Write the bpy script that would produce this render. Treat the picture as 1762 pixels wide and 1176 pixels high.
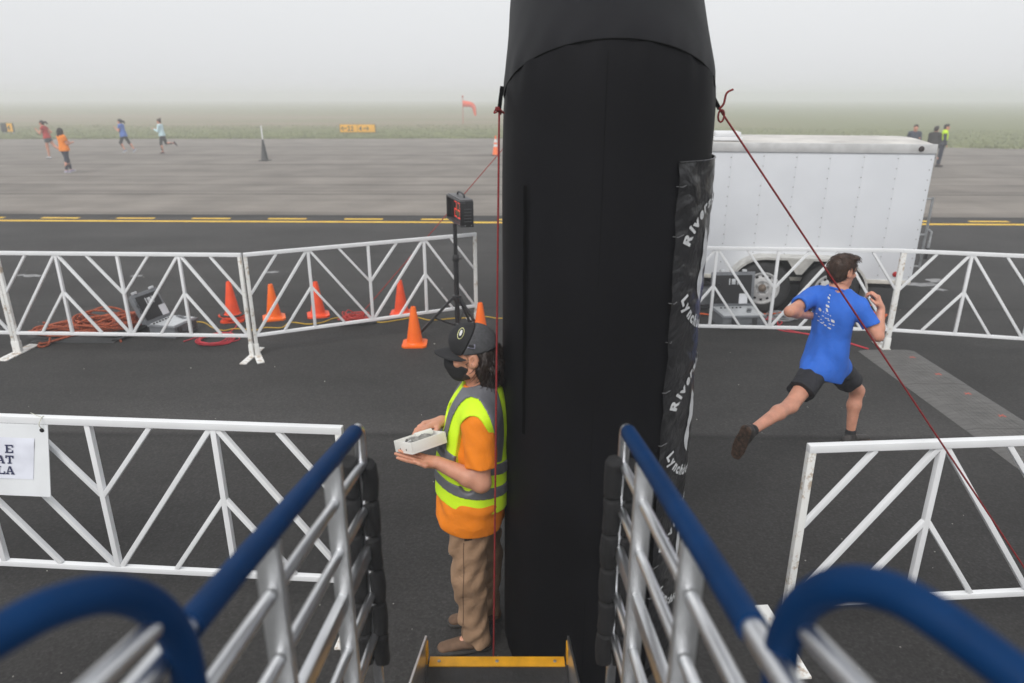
import bpy, bmesh, math, random
import numpy as np
from mathutils import Vector, Matrix
from mathutils.bvhtree import BVHTree
random.seed(7); RNG = np.random.default_rng(7)
R = math.radians
sc = bpy.context.scene
for o in list(bpy.data.objects): bpy.data.objects.remove(o)

# ------------------------------------------------------------------ camera
FPX, PW, PH = 1200.0, 1762.0, 1176.0          # focal length in photo pixels, photo size
HCAM, PITCH = 2.7, R(19.3)
cd = bpy.data.cameras.new('camera'); cam = bpy.data.objects.new('camera', cd)
sc.collection.objects.link(cam); sc.camera = cam
cd.sensor_width = 36; cd.lens = FPX / PW * 36
cd.clip_start = .03; cd.clip_end = 5000
cam.location = (0, 0, HCAM); cam.rotation_euler = (math.pi/2 - PITCH, 0, 0)
cd.dof.use_dof = True; cd.dof.focus_distance = 3.9; cd.dof.aperture_fstop = 1.9

# ------------------------------------------------------------------ sky and light
SUN_EL, SUN_ROT = R(47), R(205)
w = bpy.data.worlds.new('World'); sc.world = w; w.use_nodes = True
nt = w.node_tree; nt.nodes.clear()
sky = nt.nodes.new('ShaderNodeTexSky'); sky.sky_type = 'NISHITA'; sky.sun_disc = False
sky.sun_elevation = SUN_EL; sky.sun_rotation = SUN_ROT; sky.air_density = 1.0; sky.dust_density = 4.0
hsv = nt.nodes.new('ShaderNodeHueSaturation'); hsv.inputs['Saturation'].default_value = .10
mixs = nt.nodes.new('ShaderNodeMix'); mixs.data_type = 'RGBA'; mixs.inputs[0].default_value = .72
mixs.inputs[7].default_value = (9.6, 9.75, 9.95, 1)      # the even grey of the fog overhead
bg = nt.nodes.new('ShaderNodeBackground'); bg.inputs[1].default_value = .092
wo = nt.nodes.new('ShaderNodeOutputWorld')
nt.links.new(sky.outputs[0], hsv.inputs['Color']); nt.links.new(hsv.outputs[0], mixs.inputs[6])
nt.links.new(mixs.outputs[2], bg.inputs[0]); nt.links.new(bg.outputs[0], wo.inputs[0])
sl = bpy.data.lights.new('sun', 'SUN'); sl.energy = 1.5; sl.angle = R(30); sl.color = (1, .97, .93)
so = bpy.data.objects.new('sun', sl); sc.collection.objects.link(so)
so.rotation_euler = (math.pi/2 - SUN_EL, 0, math.pi - SUN_ROT)
so.location = (0, 0, 30)

vs = sc.view_settings
vs.view_transform = 'Standard'; vs.look = 'None'; vs.gamma = 1; vs.exposure = 0.20; vs.use_curve_mapping = False
sc.render.engine = 'CYCLES'
sc.cycles.use_denoising = True
sc.cycles.max_bounces = 8; sc.cycles.diffuse_bounces = 3; sc.cycles.glossy_bounces = 3
sc.cycles.volume_bounces = 4; sc.cycles.transparent_max_bounces = 8

# ------------------------------------------------------------------ pixel helpers
CP, SP = math.cos(PITCH), math.sin(PITCH)
def ang(py): return math.atan((py - PH/2)/FPX) + PITCH
def J(px, Y, z):                       # point at distance Y and height z that shows at column px
    return np.array([(px - PW/2)/FPX*(Y*CP + (HCAM - z)*SP), Y, z])
def PY(px, py, Y): return J(px, Y, HCAM - Y*math.tan(ang(py)))
def G(px, py, z=0.0): return J(px, (HCAM - z)/math.tan(ang(py)), z)

# ------------------------------------------------------------------ materials
def lin(r, g, b):
    f = lambda c: (c/255/12.92) if c/255 <= .04045 else ((c/255 + .055)/1.055)**2.4
    return (f(r), f(g), f(b))
MATS = {}
def nn(nt, t, **kw):
    n = nt.nodes.new(t)
    for k, v in kw.items(): setattr(n, k, v)
    return n
def M(name, color, rough=.6, metal=0., var=.12, scale=6., bump=0., bscale=120., spec=.5, sheen=0., coat=0., stretch=None, emit=0., wrinkle=0., wscale=11., sss=0.):
    if name in MATS: return MATS[name]
    m = bpy.data.materials.new(name); m.use_nodes = True; nt = m.node_tree
    b = nt.nodes['Principled BSDF']; L = nt.links.new
    b.inputs['Roughness'].default_value = rough; b.inputs['Metallic'].default_value = metal
    b.inputs['Specular IOR Level'].default_value = spec
    if sheen: b.inputs['Sheen Weight'].default_value = sheen; b.inputs['Sheen Roughness'].default_value = .4
    if coat: b.inputs['Coat Weight'].default_value = coat
    tc = nn(nt, 'ShaderNodeTexCoord'); mp = nn(nt, 'ShaderNodeMapping')
    L(tc.outputs['Object'], mp.inputs[0])
    if stretch: mp.inputs['Scale'].default_value = stretch
    nz = nn(nt, 'ShaderNodeTexNoise'); nz.inputs['Scale'].default_value = scale; nz.inputs['Detail'].default_value = 5
    L(mp.outputs[0], nz.inputs['Vector'])
    mx = nn(nt, 'ShaderNodeMix', data_type='RGBA')
    mx.inputs[6].default_value = (*[c*(1-var) for c in color], 1); mx.inputs[7].default_value = (*[min(.95, c*(1+var)) for c in color], 1)
    mr = nn(nt, 'ShaderNodeMapRange'); mr.inputs[1].default_value = .3; mr.inputs[2].default_value = .7
    L(nz.outputs[0], mr.inputs[0]); L(mr.outputs[0], mx.inputs[0]); L(mx.outputs[2], b.inputs['Base Color'])
    if bump:
        n2 = nn(nt, 'ShaderNodeTexNoise'); n2.inputs['Scale'].default_value = bscale; n2.inputs['Detail'].default_value = 4
        bp = nn(nt, 'ShaderNodeBump'); bp.inputs['Strength'].default_value = bump; bp.inputs['Distance'].default_value = .01
        L(mp.outputs[0], n2.inputs['Vector']); L(n2.outputs[0], bp.inputs['Height']); L(bp.outputs[0], b.inputs['Normal'])
    if wrinkle:
        n3 = nn(nt, 'ShaderNodeTexNoise'); n3.inputs['Scale'].default_value = wscale; n3.inputs['Detail'].default_value = 3; n3.inputs['Distortion'].default_value = .5
        b3 = nn(nt, 'ShaderNodeBump'); b3.inputs['Strength'].default_value = wrinkle; b3.inputs['Distance'].default_value = .03
        L(tc.outputs['Object'], n3.inputs['Vector']); L(n3.outputs[0], b3.inputs['Height'])
        if bump: L(b3.outputs[0], bp.inputs['Normal'])
        else: L(b3.outputs[0], b.inputs['Normal'])
    if sss:
        b.inputs['Subsurface Weight'].default_value = sss; b.inputs['Subsurface Radius'].default_value = (1, .35, .2); b.inputs['Subsurface Scale'].default_value = .008
    if emit:
        b.inputs['Emission Color'].default_value = (*color, 1); b.inputs['Emission Strength'].default_value = emit
    MATS[name] = m
    return m

def ramp(nt, stops):
    r = nn(nt, 'ShaderNodeValToRGB'); e = r.color_ramp.elements
    while len(e) > 1: e.remove(e[-1])
    e[0].position = stops[0][0]; v = stops[0][1]; e[0].color = (v, v, v, 1) if not hasattr(v, '__len__') else (*v, 1)
    for p, v in stops[1:]:
        k = e.new(p); k.color = (v, v, v, 1) if not hasattr(v, '__len__') else (*v, 1)
    return r

def pavement(name, base, y0, y1, stops, grain, warp, streak, rough, fine):
    """Worn paving: lanes laid along x with joints, streaks along the lanes, stone grain."""
    m = bpy.data.materials.new(name); m.use_nodes = True; nt = m.node_tree; L = nt.links.new
    b = nt.nodes['Principled BSDF']; b.inputs['Roughness'].default_value = rough; b.inputs['Specular IOR Level'].default_value = .10
    g = nn(nt, 'ShaderNodeNewGeometry'); sx = nn(nt, 'ShaderNodeSeparateXYZ'); L(g.outputs['Position'], sx.inputs[0])
    mw = nn(nt, 'ShaderNodeMapping'); mw.inputs['Scale'].default_value = (.5, 2.5, 1); L(g.outputs['Position'], mw.inputs[0])
    nw = nn(nt, 'ShaderNodeTexNoise'); nw.inputs['Scale'].default_value = 1.3; nw.inputs['Detail'].default_value = 5; L(mw.outputs[0], nw.inputs['Vector'])
    a = nn(nt, 'ShaderNodeMath', operation='MULTIPLY_ADD'); L(nw.outputs[0], a.inputs[0]); a.inputs[1].default_value = warp; L(sx.outputs[1], a.inputs[2])
    a1 = nn(nt, 'ShaderNodeMath', operation='MULTIPLY_ADD'); L(sx.outputs[0], a1.inputs[0]); a1.inputs[1].default_value = .012; L(a.outputs[0], a1.inputs[2])
    mr = nn(nt, 'ShaderNodeMapRange'); mr.inputs[1].default_value = y0 + warp/2; mr.inputs[2].default_value = y1 + warp/2; L(a1.outputs[0], mr.inputs[0])
    rp = ramp(nt, [((y - y0)/(y1 - y0), v) for y, v in stops]); L(mr.outputs[0], rp.inputs[0])
    ms = nn(nt, 'ShaderNodeMapping'); ms.inputs['Scale'].default_value = streak; L(g.outputs['Position'], ms.inputs[0])
    ns = nn(nt, 'ShaderNodeTexNoise'); ns.inputs['Scale'].default_value = 1; ns.inputs['Detail'].default_value = 7; ns.inputs['Roughness'].default_value = .62; L(ms.outputs[0], ns.inputs['Vector'])
    rs = ramp(nt, [(.28, .86), (.5, 1.0), (.74, 1.16)]); L(ns.outputs[0], rs.inputs[0])
    nb = nn(nt, 'ShaderNodeTexNoise'); nb.inputs['Scale'].default_value = .55; nb.inputs['Detail'].default_value = 6; L(g.outputs['Position'], nb.inputs['Vector'])
    rb = ramp(nt, [(.28, .78), (.5, 1.0), (.72, 1.2)]); L(nb.outputs[0], rb.inputs[0])
    nf = nn(nt, 'ShaderNodeTexNoise'); nf.inputs['Scale'].default_value = fine; nf.inputs['Detail'].default_value = 3; L(g.outputs['Position'], nf.inputs['Vector'])
    rf = ramp(nt, [(.25, 1 - grain), (.5, 1.0), (.66, 1 + grain*1.0), (.8, 1 + grain*2.6)]); L(nf.outputs[0], rf.inputs[0])
    vo = nn(nt, 'ShaderNodeTexVoronoi'); vo.inputs['Scale'].default_value = fine*.55; L(g.outputs['Position'], vo.inputs['Vector'])
    rv = ramp(nt, [(.06, 1 + grain*1.6), (.22, 1.0)]); L(vo.outputs['Distance'], rv.inputs[0])
    cur = None
    col = nn(nt, 'ShaderNodeRGB'); col.outputs[0].default_value = (*base, 1); cur = col.outputs[0]
    for r_ in (rp, rs, rb, rf, rv):
        mx = nn(nt, 'ShaderNodeMix', data_type='RGBA', blend_type='MULTIPLY'); mx.inputs[0].default_value = 1
        L(cur, mx.inputs[6]); L(r_.outputs[0], mx.inputs[7]); cur = mx.outputs[2]
    L(cur, b.inputs['Base Color'])
    bp = nn(nt, 'ShaderNodeBump'); bp.inputs['Strength'].default_value = .5; bp.inputs['Distance'].default_value = .006
    L(nf.outputs[0], bp.inputs['Height']); L(bp.outputs[0], b.inputs['Normal'])
    return m

WHITE = M('white_paint', (.74, .75, .77), .42, var=.06, scale=3, bump=.05, bscale=40)
def rusty(name, c, th=.585):
    m = M(name, c, .42, var=.06, scale=3); nt = m.node_tree; L = nt.links.new; b = nt.nodes['Principled BSDF']
    src = b.inputs['Base Color'].links[0].from_socket
    tc = [n for n in nt.nodes if n.type == 'TEX_COORD'][0]
    nz = nn(nt, 'ShaderNodeTexNoise'); nz.inputs['Scale'].default_value = 9; nz.inputs['Detail'].default_value = 8; nz.inputs['Roughness'].default_value = .75
    L(tc.outputs['Object'], nz.inputs['Vector'])
    rp = ramp(nt, [(th, 0), (th + .075, .8)]); L(nz.outputs[0], rp.inputs[0])
    mx = nn(nt, 'ShaderNodeMix', data_type='RGBA'); L(rp.outputs[0], mx.inputs[0]); L(src, mx.inputs[6]); mx.inputs[7].default_value = (.38, .27, .17, 1)
    L(mx.outputs[2], b.inputs['Base Color']); return m
BARRIER = rusty('barrier_paint', (.79, .80, .815), .69)
BARRIER_RUST = rusty('barrier_paint_worn', (.80, .80, .78), .53)
ALU = M('brushed_aluminium', (.74, .75, .77), .34, 1., .10, 30, .06, 300, stretch=(1, .1, 1))
ALU_DULL = M('dull_aluminium', (.58, .59, .60), .45, .95, .12, 12, .1, 60)
FOAM_BLUE = M('blue_foam', lin(0, 44, 86), .6, var=.16, scale=10, bump=.15, bscale=300, spec=.12)
FOAM_BLACK = M('black_foam', (.008, .008, .009), .8, var=.25, scale=25, bump=.4, bscale=120)
FABRIC_BLACK = M('black_nylon', (.0062, .0062, .0078), .55, var=.35, scale=1.6, bump=.12, bscale=420, spec=.10, wrinkle=.10, wscale=2.2)
FABRIC_SEAM = M('black_seam', (.0015, .0015, .0018), .8, spec=.03)
VINYL = M('black_vinyl', (.018, .018, .020), .30, var=.25, scale=6, bump=.25, bscale=40, spec=.5, wrinkle=.6, wscale=8)
PRINT_WHITE = M('white_print', (.66, .67, .68), .5, var=.10, scale=30)
ROPE_RED = M('red_cord', lin(122, 24, 28), .75, var=.4, scale=160)
STEEL = M('galvanised_steel', (.42, .43, .44), .45, .8, .2, 20)
BLACK_PLASTIC = M('black_plastic', (.018, .018, .02), .42, var=.2, scale=20)
BLACK_METAL = M('black_powder_coat', (.014, .014, .016), .38, var=.2, scale=20)
RUBBER = M('black_rubber', (.030, .030, .031), .7, var=.3, scale=9, bump=.3, bscale=60)
MAT_RUBBER = M('dusty_rubber', (.115, .112, .108), .75, var=.28, scale=5, bump=.4, bscale=90, stretch=(1, 5, 1))
YELLOW_TAPE = M('yellow_tape', lin(222, 160, 30), .5, var=.14, scale=18, bump=.1, bscale=60)
YELLOW_PAINT = M('yellow_marking', lin(250, 196, 60), .7, var=.16, scale=3)
CONE_ORANGE = M('cone_orange', lin(255, 108, 18), .42, var=.10, scale=9)
CONE_RED = M('cone_faded_red', lin(242, 80, 34), .5, var=.12, scale=9)
SKIN = M('skin', lin(204, 146, 122), .48, var=.13, scale=16, bump=.15, bscale=180, sss=.25)
SKIN_TAN = M('skin_tan', lin(200, 144, 118), .48, var=.13, scale=16, bump=.15, bscale=180, sss=.25)
HAIR_BROWN = M('brown_hair', lin(62, 42, 30), .5, var=.45, scale=60, bump=.5, bscale=160, stretch=(1, 1, .2))
HAIR_DARK = M('dark_hair', lin(38, 28, 24), .45, var=.5, scale=70, bump=.5, bscale=160, stretch=(1, 1, .15))
SHOE_DARK = M('dark_shoe', (.02, .02, .02), .6, var=.4, scale=60)

# ------------------------------------------------------------------ mesh helpers
def unit(v): v = np.asarray(v, float); return v/max(1e-9, np.linalg.norm(v))
class MB:
    def __init__(s): s.v = []; s.f = []
    def add(s, vs_, fs):
        o = len(s.v); s.v += [tuple(map(float, p)) for p in vs_]; s.f += [tuple(i + o for i in f) for f in fs]; return s
    def box(s, c, size, rot=None, bev=0.):
        hx, hy, hz = [d/2 for d in size]
        if bev <= 0:
            P = [(x, y, z) for z in (-hz, hz) for y in (-hy, hy) for x in (-hx, hx)]
            F = [(0, 2, 3, 1), (4, 5, 7, 6), (0, 1, 5, 4), (2, 6, 7, 3), (0, 4, 6, 2), (1, 3, 7, 5)]
        else:
            bm = bmesh.new(); bmesh.ops.create_cube(bm, size=1)
            for v in bm.verts: v.co = Vector((v.co.x*size[0], v.co.y*size[1], v.co.z*size[2]))
            bmesh.ops.bevel(bm, geom=list(bm.edges), offset=bev, segments=2, affect='EDGES', profile=.6)
            bm.verts.index_update(); P = [v.co[:] for v in bm.verts]; F = [[v.index for v in f.verts] for f in bm.faces]; bm.free()
        P = np.array(P)
        if rot is not None: P = P @ np.array(rot).T
        return s.add(P + np.array(c), F)
    def bar(s, p0, p1, wd, th, up=(0, 0, 1), bev=0.):       # rectangular bar from p0 to p1
        p0 = np.array(p0, float); p1 = np.array(p1, float); d = p1 - p0; l = np.linalg.norm(d); x = d/l
        y = np.cross(up, x); y = unit(y); z = np.cross(x, y)
        return s.box((p0 + p1)/2, (l, wd, th), np.stack([x, y, z], 1), bev)
    def tube(s, pts, r, n=8, cap=True, closed=False):
        pts = [np.array(p, float) for p in pts]; m = len(pts)
        rs = r if hasattr(r, '__len__') else [r]*m
        V = []; prev = None
        for i in range(m):
            a = pts[(i-1) % m] if (closed or i > 0) else pts[i]; b = pts[(i+1) % m] if (closed or i < m-1) else pts[i]
            t = unit(b - a)
            if prev is None:
                h = np.array([0, 0, 1.]) if abs(t[2]) < .9 else np.array([1., 0, 0])
                u = unit(np.cross(h, t))
            else: u = unit(prev - t*np.dot(prev, t))
            prev = u; v = np.cross(t, u)
            for k in range(n):
                q = 2*math.pi*k/n; V.append(pts[i] + rs[i]*(math.cos(q)*u + math.sin(q)*v))
        F = []
        for i in range(m if closed else m-1):
            j = (i+1) % m
            for k in range(n):
                l = (k+1) % n; F.append((i*n+k, i*n+l, j*n+l, j*n+k))
        if cap and not closed:
            F.append(tuple(range(n-1, -1, -1))); F.append(tuple((m-1)*n + k for k in range(n)))
        return s.add(V, F)
    def lathe(s, prof, n=24, axis='z', c=(0, 0, 0), cap=True):
        V = []; F = []; m = len(prof)
        for (r, z) in prof:
            for k in range(n):
                q = 2*math.pi*k/n; V.append((r*math.cos(q), r*math.sin(q), z))
        for i in range(m-1):
            for k in range(n):
                l = (k+1) % n; F.append((i*n+k, i*n+l, (i+1)*n+l, (i+1)*n+k))
        if cap: F.append(tuple(range(n-1, -1, -1))); F.append(tuple((m-1)*n+k for k in range(n)))
        V = np.array(V)
        if axis == 'y': V = V[:, [0, 2, 1]]*np.array([1, -1, 1])
        if axis == 'x': V = V[:, [2, 1, 0]]*np.array([1, 1, -1])
        return s.add(V + np.array(c), F)
    def poly(s, pts2, z0, z1):          # prism of an outline in xy
        n = len(pts2); V = [(x, y, z0) for x, y in pts2] + [(x, y, z1) for x, y in pts2]
        F = [tuple(range(n-1, -1, -1)), tuple(range(n, 2*n))] + [(i, (i+1) % n, n+(i+1) % n, n+i) for i in range(n)]
        return s.add(V, F)
    def xf(s, fn): s.v = [tuple(map(float, fn(np.array(p)))) for p in s.v]; return s

def wloc(o):
    return np.array(o.matrix_basis.translation) + (wloc(o.parent) if o.parent else 0)
def link_mesh(name, me, mat, parent):
    if mat is not None: me.materials.append(mat)
    o = bpy.data.objects.new(name, me); sc.collection.objects.link(o); o.parent = parent
    return o
def smooth_by_angle(me, deg):
    bm = bmesh.new(); bm.from_mesh(me)
    bmesh.ops.recalc_face_normals(bm, faces=bm.faces)
    for f in bm.faces: f.smooth = True
    if deg < 180:
        for e in bm.edges:
            if len(e.link_faces) == 2 and e.calc_face_angle(0) > R(deg): e.smooth = False
    bm.to_mesh(me); bm.free()
def part(name, mb, mat, parent=None, smooth=None, local=False):
    """one mesh object; mb is in world coordinates unless local, and is stored relative to its parent"""
    me = bpy.data.meshes.new(name); V = np.array(mb.v, float)
    if parent is not None and not local: V = V - wloc(parent)
    me.from_pydata([tuple(p) for p in V], [], mb.f); me.update()
    smooth_by_angle(me, smooth if smooth is not None else 35)
    return link_mesh(name, me, mat, parent)
def tag(o, label, cat, group=None):
    o['label'] = label; o['category'] = cat
    if group: o['group'] = group
    return o
def thing(name, loc, label, cat, group=None, rz=0):
    o = bpy.data.objects.new(name, None); sc.collection.objects.link(o); o.empty_display_size = .1
    o.location = tuple(map(float, loc)); o.rotation_euler = (0, 0, rz)
    return tag(o, label, cat, group)
def structure(name, mb, mat, kind='structure', parent=None):
    o = part(name, mb, mat, parent); o['kind'] = kind; return o
def dup(root, loc, rz=0, label=None):
    def cp(o, par):
        c = o.copy(); sc.collection.objects.link(c); c.parent = par
        for ch in list(o.children): cp(ch, c)
        return c
    r = cp(root, None); r.location = tuple(map(float, loc)); r.rotation_euler = (0, 0, rz)
    if label: r['label'] = label
    return r
def catmull(pts, n=8, closed=False):
    P = [np.array(p, float) for p in pts]; m = len(P); out = []
    for i in range(m if closed else m-1):
        p1, p2 = P[i], P[(i+1) % m]
        p0 = P[i-1] if (i > 0 or closed) else p1; p3 = P[(i+2) % m] if (i+2 < m or closed) else p2
        for k in range(n):
            t = k/n
            out.append(.5*((2*p1) + (p2-p0)*t + (2*p0-5*p1+4*p2-p3)*t*t + (3*p1-p0-3*p2+p3)*t**3))
    if not closed: out.append(P[-1])
    return out
def text_geo(s, size, bold=0., align='LEFT'):
    cu = bpy.data.curves.new('lettering', 'FONT'); cu.body = s; cu.size = size; cu.align_x = align; cu.offset = bold; cu.resolution_u = 3
    o = bpy.data.objects.new('lettering', cu); sc.collection.objects.link(o)
    dg = bpy.context.evaluated_depsgraph_get(); me = bpy.data.meshes.new_from_object(o.evaluated_get(dg))
    V = [tuple(v.co) for v in me.vertices]; F = [tuple(p.vertices) for p in me.polygons]
    bpy.data.objects.remove(o); bpy.data.curves.remove(cu); bpy.data.meshes.remove(me)
    return V, F

# ------------------------------------------------------------------ organic surfaces: a distance field and its skin
class Field:
    def __init__(s, lo, hi, h):
        s.h = h; s.lo = np.array(lo, float); s.n = np.maximum(4, np.ceil((np.array(hi) - s.lo)/h).astype(int) + 1)
        s.F = np.full(tuple(s.n), 1.0, np.float32)
    def block(s, lo, hi):
        a = np.clip(np.floor((np.array(lo) - s.lo)/s.h).astype(int), 0, s.n); b = np.clip(np.ceil((np.array(hi) - s.lo)/s.h).astype(int) + 1, 0, s.n)
        if (b <= a).any(): return None, None
        ax = [(s.lo[i] + s.h*np.arange(a[i], b[i])).astype(np.float32) for i in range(3)]
        P = np.stack(np.meshgrid(*ax, indexing='ij'), -1)
        return (slice(a[0], b[0]), slice(a[1], b[1]), slice(a[2], b[2])), P
    def put(s, d, sl, k, mode):
        A = s.F[sl]
        if mode == 'add':
            if k > 0:
                hh = np.clip(.5 + .5*(A - d)/k, 0, 1); A = A*(1-hh) + d*hh - k*hh*(1-hh)
            else: A = np.minimum(A, d)
        elif mode == 'cut':
            d = -d
            if k > 0:
                hh = np.clip(.5 - .5*(A - d)/k, 0, 1); A = A*(1-hh) + d*hh + k*hh*(1-hh)
            else: A = np.maximum(A, d)
        s.F[sl] = A
    def seg(s, p0, p1, r0, r1, flat=None, k=.02, mode='add'):
        p0 = np.array(p0, np.float32); p1 = np.array(p1, np.float32); mg = max(r0, r1) + k + 3*s.h
        sl, P = s.block(np.minimum(p0, p1) - mg, np.maximum(p0, p1) + mg)
        if sl is None: return s
        ba = p1 - p0; t = np.clip((P - p0) @ ba/max(1e-9, float(ba @ ba)), 0, 1)
        q = P - p0 - t[..., None]*ba
        if flat is not None:
            ax = np.array(unit(flat[0]), np.float32); c = q @ ax; q = q + (c*(1/flat[1]-1))[..., None]*ax
        d = np.linalg.norm(q, axis=-1) - (r0 + (r1-r0)*t)
        if flat is not None: d = d*(.5 + .5*flat[1])
        s.put(d.astype(np.float32), sl, k, mode); return s
    def ell(s, c, rad, axes=None, k=.02, mode='add'):
        c = np.array(c, np.float32); mg = max(rad) + k + 3*s.h
        sl, P = s.block(c - mg, c + mg)
        if sl is None: return s
        A = np.eye(3) if axes is None else np.array(axes)
        q = (P - c) @ A.T.astype(np.float32)/np.array(rad, np.float32)
        r = np.linalg.norm(q, axis=-1); g = np.linalg.norm(q/np.array(rad, np.float32), axis=-1)
        d = r*(r-1)/np.maximum(g, 1e-6)
        d = np.where(r < .05, -min(rad), d)
        s.put(d.astype(np.float32), sl, k, mode); return s
    def allP(s): return s.block(s.lo - 1, s.lo + s.n*s.h + 1)
    def plane(s, p, n, k=0.):            # keep the side the normal points away from
        sl, P = s.allP(); d = (P - np.array(p, np.float32)) @ np.array(unit(n), np.float32)
        s.put(-d.astype(np.float32), sl, k, 'cut'); return s
    def folds(s, amp, freq, seed=0, aniso=(1, 1, 1)):
        sl, P = s.allP(); r = np.random.default_rng(seed); n = np.zeros(P.shape[:3], np.float32)
        Q = P*np.array(aniso, np.float32)
        for i in range(5):
            d = unit(r.normal(size=3)).astype(np.float32); ph = r.uniform(0, 6.3)
            d2 = unit(r.normal(size=3)).astype(np.float32)
            n += np.sin(freq*(1 + .35*i)*(Q @ d) + ph + 1.5*np.sin(freq*.5*(Q @ d2) + ph*2))
        s.F += (amp*n/2.5).astype(np.float32); return s
    def clone(s):
        c = Field.__new__(Field); c.h = s.h; c.lo = s.lo.copy(); c.n = s.n.copy(); c.F = s.F.copy(); return c
    def mesh(s):
        F = s.F.copy(); F[0], F[-1] = 1, 1; F[:, 0], F[:, -1] = 1, 1; F[:, :, 0], F[:, :, -1] = 1, 1
        S = F < 0; n0, n1, n2 = F.shape
        cnt = np.zeros((n0-1, n1-1, n2-1), np.uint8); cs = [(i, j, k) for i in (0, 1) for j in (0, 1) for k in (0, 1)]
        for i, j, k in cs: cnt += S[i:n0-1+i, j:n1-1+j, k:n2-1+k]
        C = np.argwhere((cnt > 0) & (cnt < 8)); idx = np.full(cnt.shape, -1, np.int32); idx[tuple(C.T)] = np.arange(len(C))
        acc = np.zeros((len(C), 3)); m = np.zeros(len(C))
        val = {c: F[C[:, 0]+c[0], C[:, 1]+c[1], C[:, 2]+c[2]] for c in cs}
        for a in cs:
            for ax in range(3):
                if a[ax]: continue
                b = list(a); b[ax] = 1; b = tuple(b); fa, fb = val[a], val[b]; cr = (fa < 0) != (fb < 0)
                t = np.where(cr, fa/np.where(cr, fa - fb, 1), 0); p = np.tile(np.array(a, float), (len(C), 1)); p[:, ax] += t
                acc += p*cr[:, None]; m += cr
        V = s.lo + s.h*(C + acc/m[:, None]); Q = []
        for ax in range(3):
            o1, o2 = (ax+1) % 3, (ax+2) % 3; n = F.shape
            sa = [slice(None)]*3; sb = [slice(None)]*3; sa[ax] = slice(0, n[ax]-1); sb[ax] = slice(1, n[ax])
            A, B = S[tuple(sa)], S[tuple(sb)]; E = np.argwhere(A != B)
            E = E[(E[:, o1] > 0) & (E[:, o2] > 0) & (E[:, o1] < n[o1]-1) & (E[:, o2] < n[o2]-1)]
            ins = A[tuple(E.T)]; q = []
            for d1, d2 in ((1, 1), (0, 1), (0, 0), (1, 0)):
                c = E.copy(); c[:, o1] -= d1; c[:, o2] -= d2; q.append(idx[tuple(c.T)])
            q = np.stack(q, 1); q[~ins] = q[~ins][:, ::-1]; Q.append(q)
        Q = np.concatenate(Q); return V, Q[(Q >= 0).all(1)]
    def build(s, name, mat, parent):
        V, Q = s.mesh(); me = bpy.data.meshes.new(name)
        V = V - (wloc(parent) if parent is not None else 0)
        me.vertices.add(len(V)); me.vertices.foreach_set('co', V.astype(np.float32).ravel())
        me.loops.add(4*len(Q)); me.loops.foreach_set('vertex_index', Q.astype(np.int32).ravel())
        me.polygons.add(len(Q)); me.polygons.foreach_set('loop_start', np.arange(0, 4*len(Q), 4, dtype=np.int32))
        me.polygons.foreach_set('loop_total', np.full(len(Q), 4, np.int32)); me.polygons.foreach_set('use_smooth', np.ones(len(Q), bool))
        me.update(calc_edges=True); me.validate()
        return link_mesh(name, me, mat, parent)

# ================================================================== THE SETTING
def grass_edge(x):                       # where the paving ends and the airfield grass begins
    return float(np.interp(x, [-400, -60, -35, 0, 14, 27, 60, 400], [47, 48.8, 49.6, 50.4, 45.5, 40.2, 33, 30]))
def seam_y(x): return 16.85 - .024*x     # dark new asphalt meets the old paving

mg_ = bpy.data.materials.new('airfield_grass'); mg_.use_nodes = True
nt = mg_.node_tree; L = nt.links.new; b = nt.nodes['Principled BSDF']; b.inputs['Roughness'].default_value = .9; b.inputs['Specular IOR Level'].default_value = .15
g = nn(nt, 'ShaderNodeNewGeometry'); mp = nn(nt, 'ShaderNodeMapping'); mp.inputs['Scale'].default_value = (.25, 1, 1); L(g.outputs[0], mp.inputs[0])
n1 = nn(nt, 'ShaderNodeTexNoise'); n1.inputs['Scale'].default_value = .09; n1.inputs['Detail'].default_value = 8; L(mp.outputs[0], n1.inputs['Vector'])
n2 = nn(nt, 'ShaderNodeTexNoise'); n2.inputs['Scale'].default_value = 1.6; n2.inputs['Detail'].default_value = 8; n2.inputs['Roughness'].default_value = .7; L(mp.outputs[0], n2.inputs['Vector'])
sx = nn(nt, 'ShaderNodeSeparateXYZ'); L(g.outputs[0], sx.inputs[0])
mr = nn(nt, 'ShaderNodeMapRange'); mr.inputs[1].default_value = 40; mr.inputs[2].default_value = 240; L(sx.outputs[1], mr.inputs[0])
rb = ramp(nt, [(0, 0.), (.10, .05), (.17, .75), (.34, .85), (.5, .25), (1, .2)]); L(mr.outputs[0], rb.inputs[0])   # a strip of dry brown grass
mxr = nn(nt, 'ShaderNodeMapRange'); mxr.inputs[1].default_value = 8; mxr.inputs[2].default_value = 34; mxr.inputs[3].default_value = 1; mxr.inputs[4].default_value = .05; L(sx.outputs[0], mxr.inputs[0])
ml = nn(nt, 'ShaderNodeMath', operation='MULTIPLY'); L(rb.outputs[0], ml.inputs[0]); L(mxr.outputs[0], ml.inputs[1])
rn = ramp(nt, [(.35, .45), (.65, 1.25)]); L(n1.outputs[0], rn.inputs[0])
ml2 = nn(nt, 'ShaderNodeMath', operation='MULTIPLY', use_clamp=True); L(ml.outputs[0], ml2.inputs[0]); L(rn.outputs[0], ml2.inputs[1])
ca = nn(nt, 'ShaderNodeMix', data_type='RGBA'); ca.inputs[6].default_value = (.16, .178, .075, 1); ca.inputs[7].default_value = (.215, .23, .115, 1); L(n2.outputs[0], ca.inputs[0])
cb = nn(nt, 'ShaderNodeMix', data_type='RGBA'); L(ml2.outputs[0], cb.inputs[0]); L(ca.outputs[2], cb.inputs[6]); cb.inputs[7].default_value = (.29, .235, .17, 1)
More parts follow.
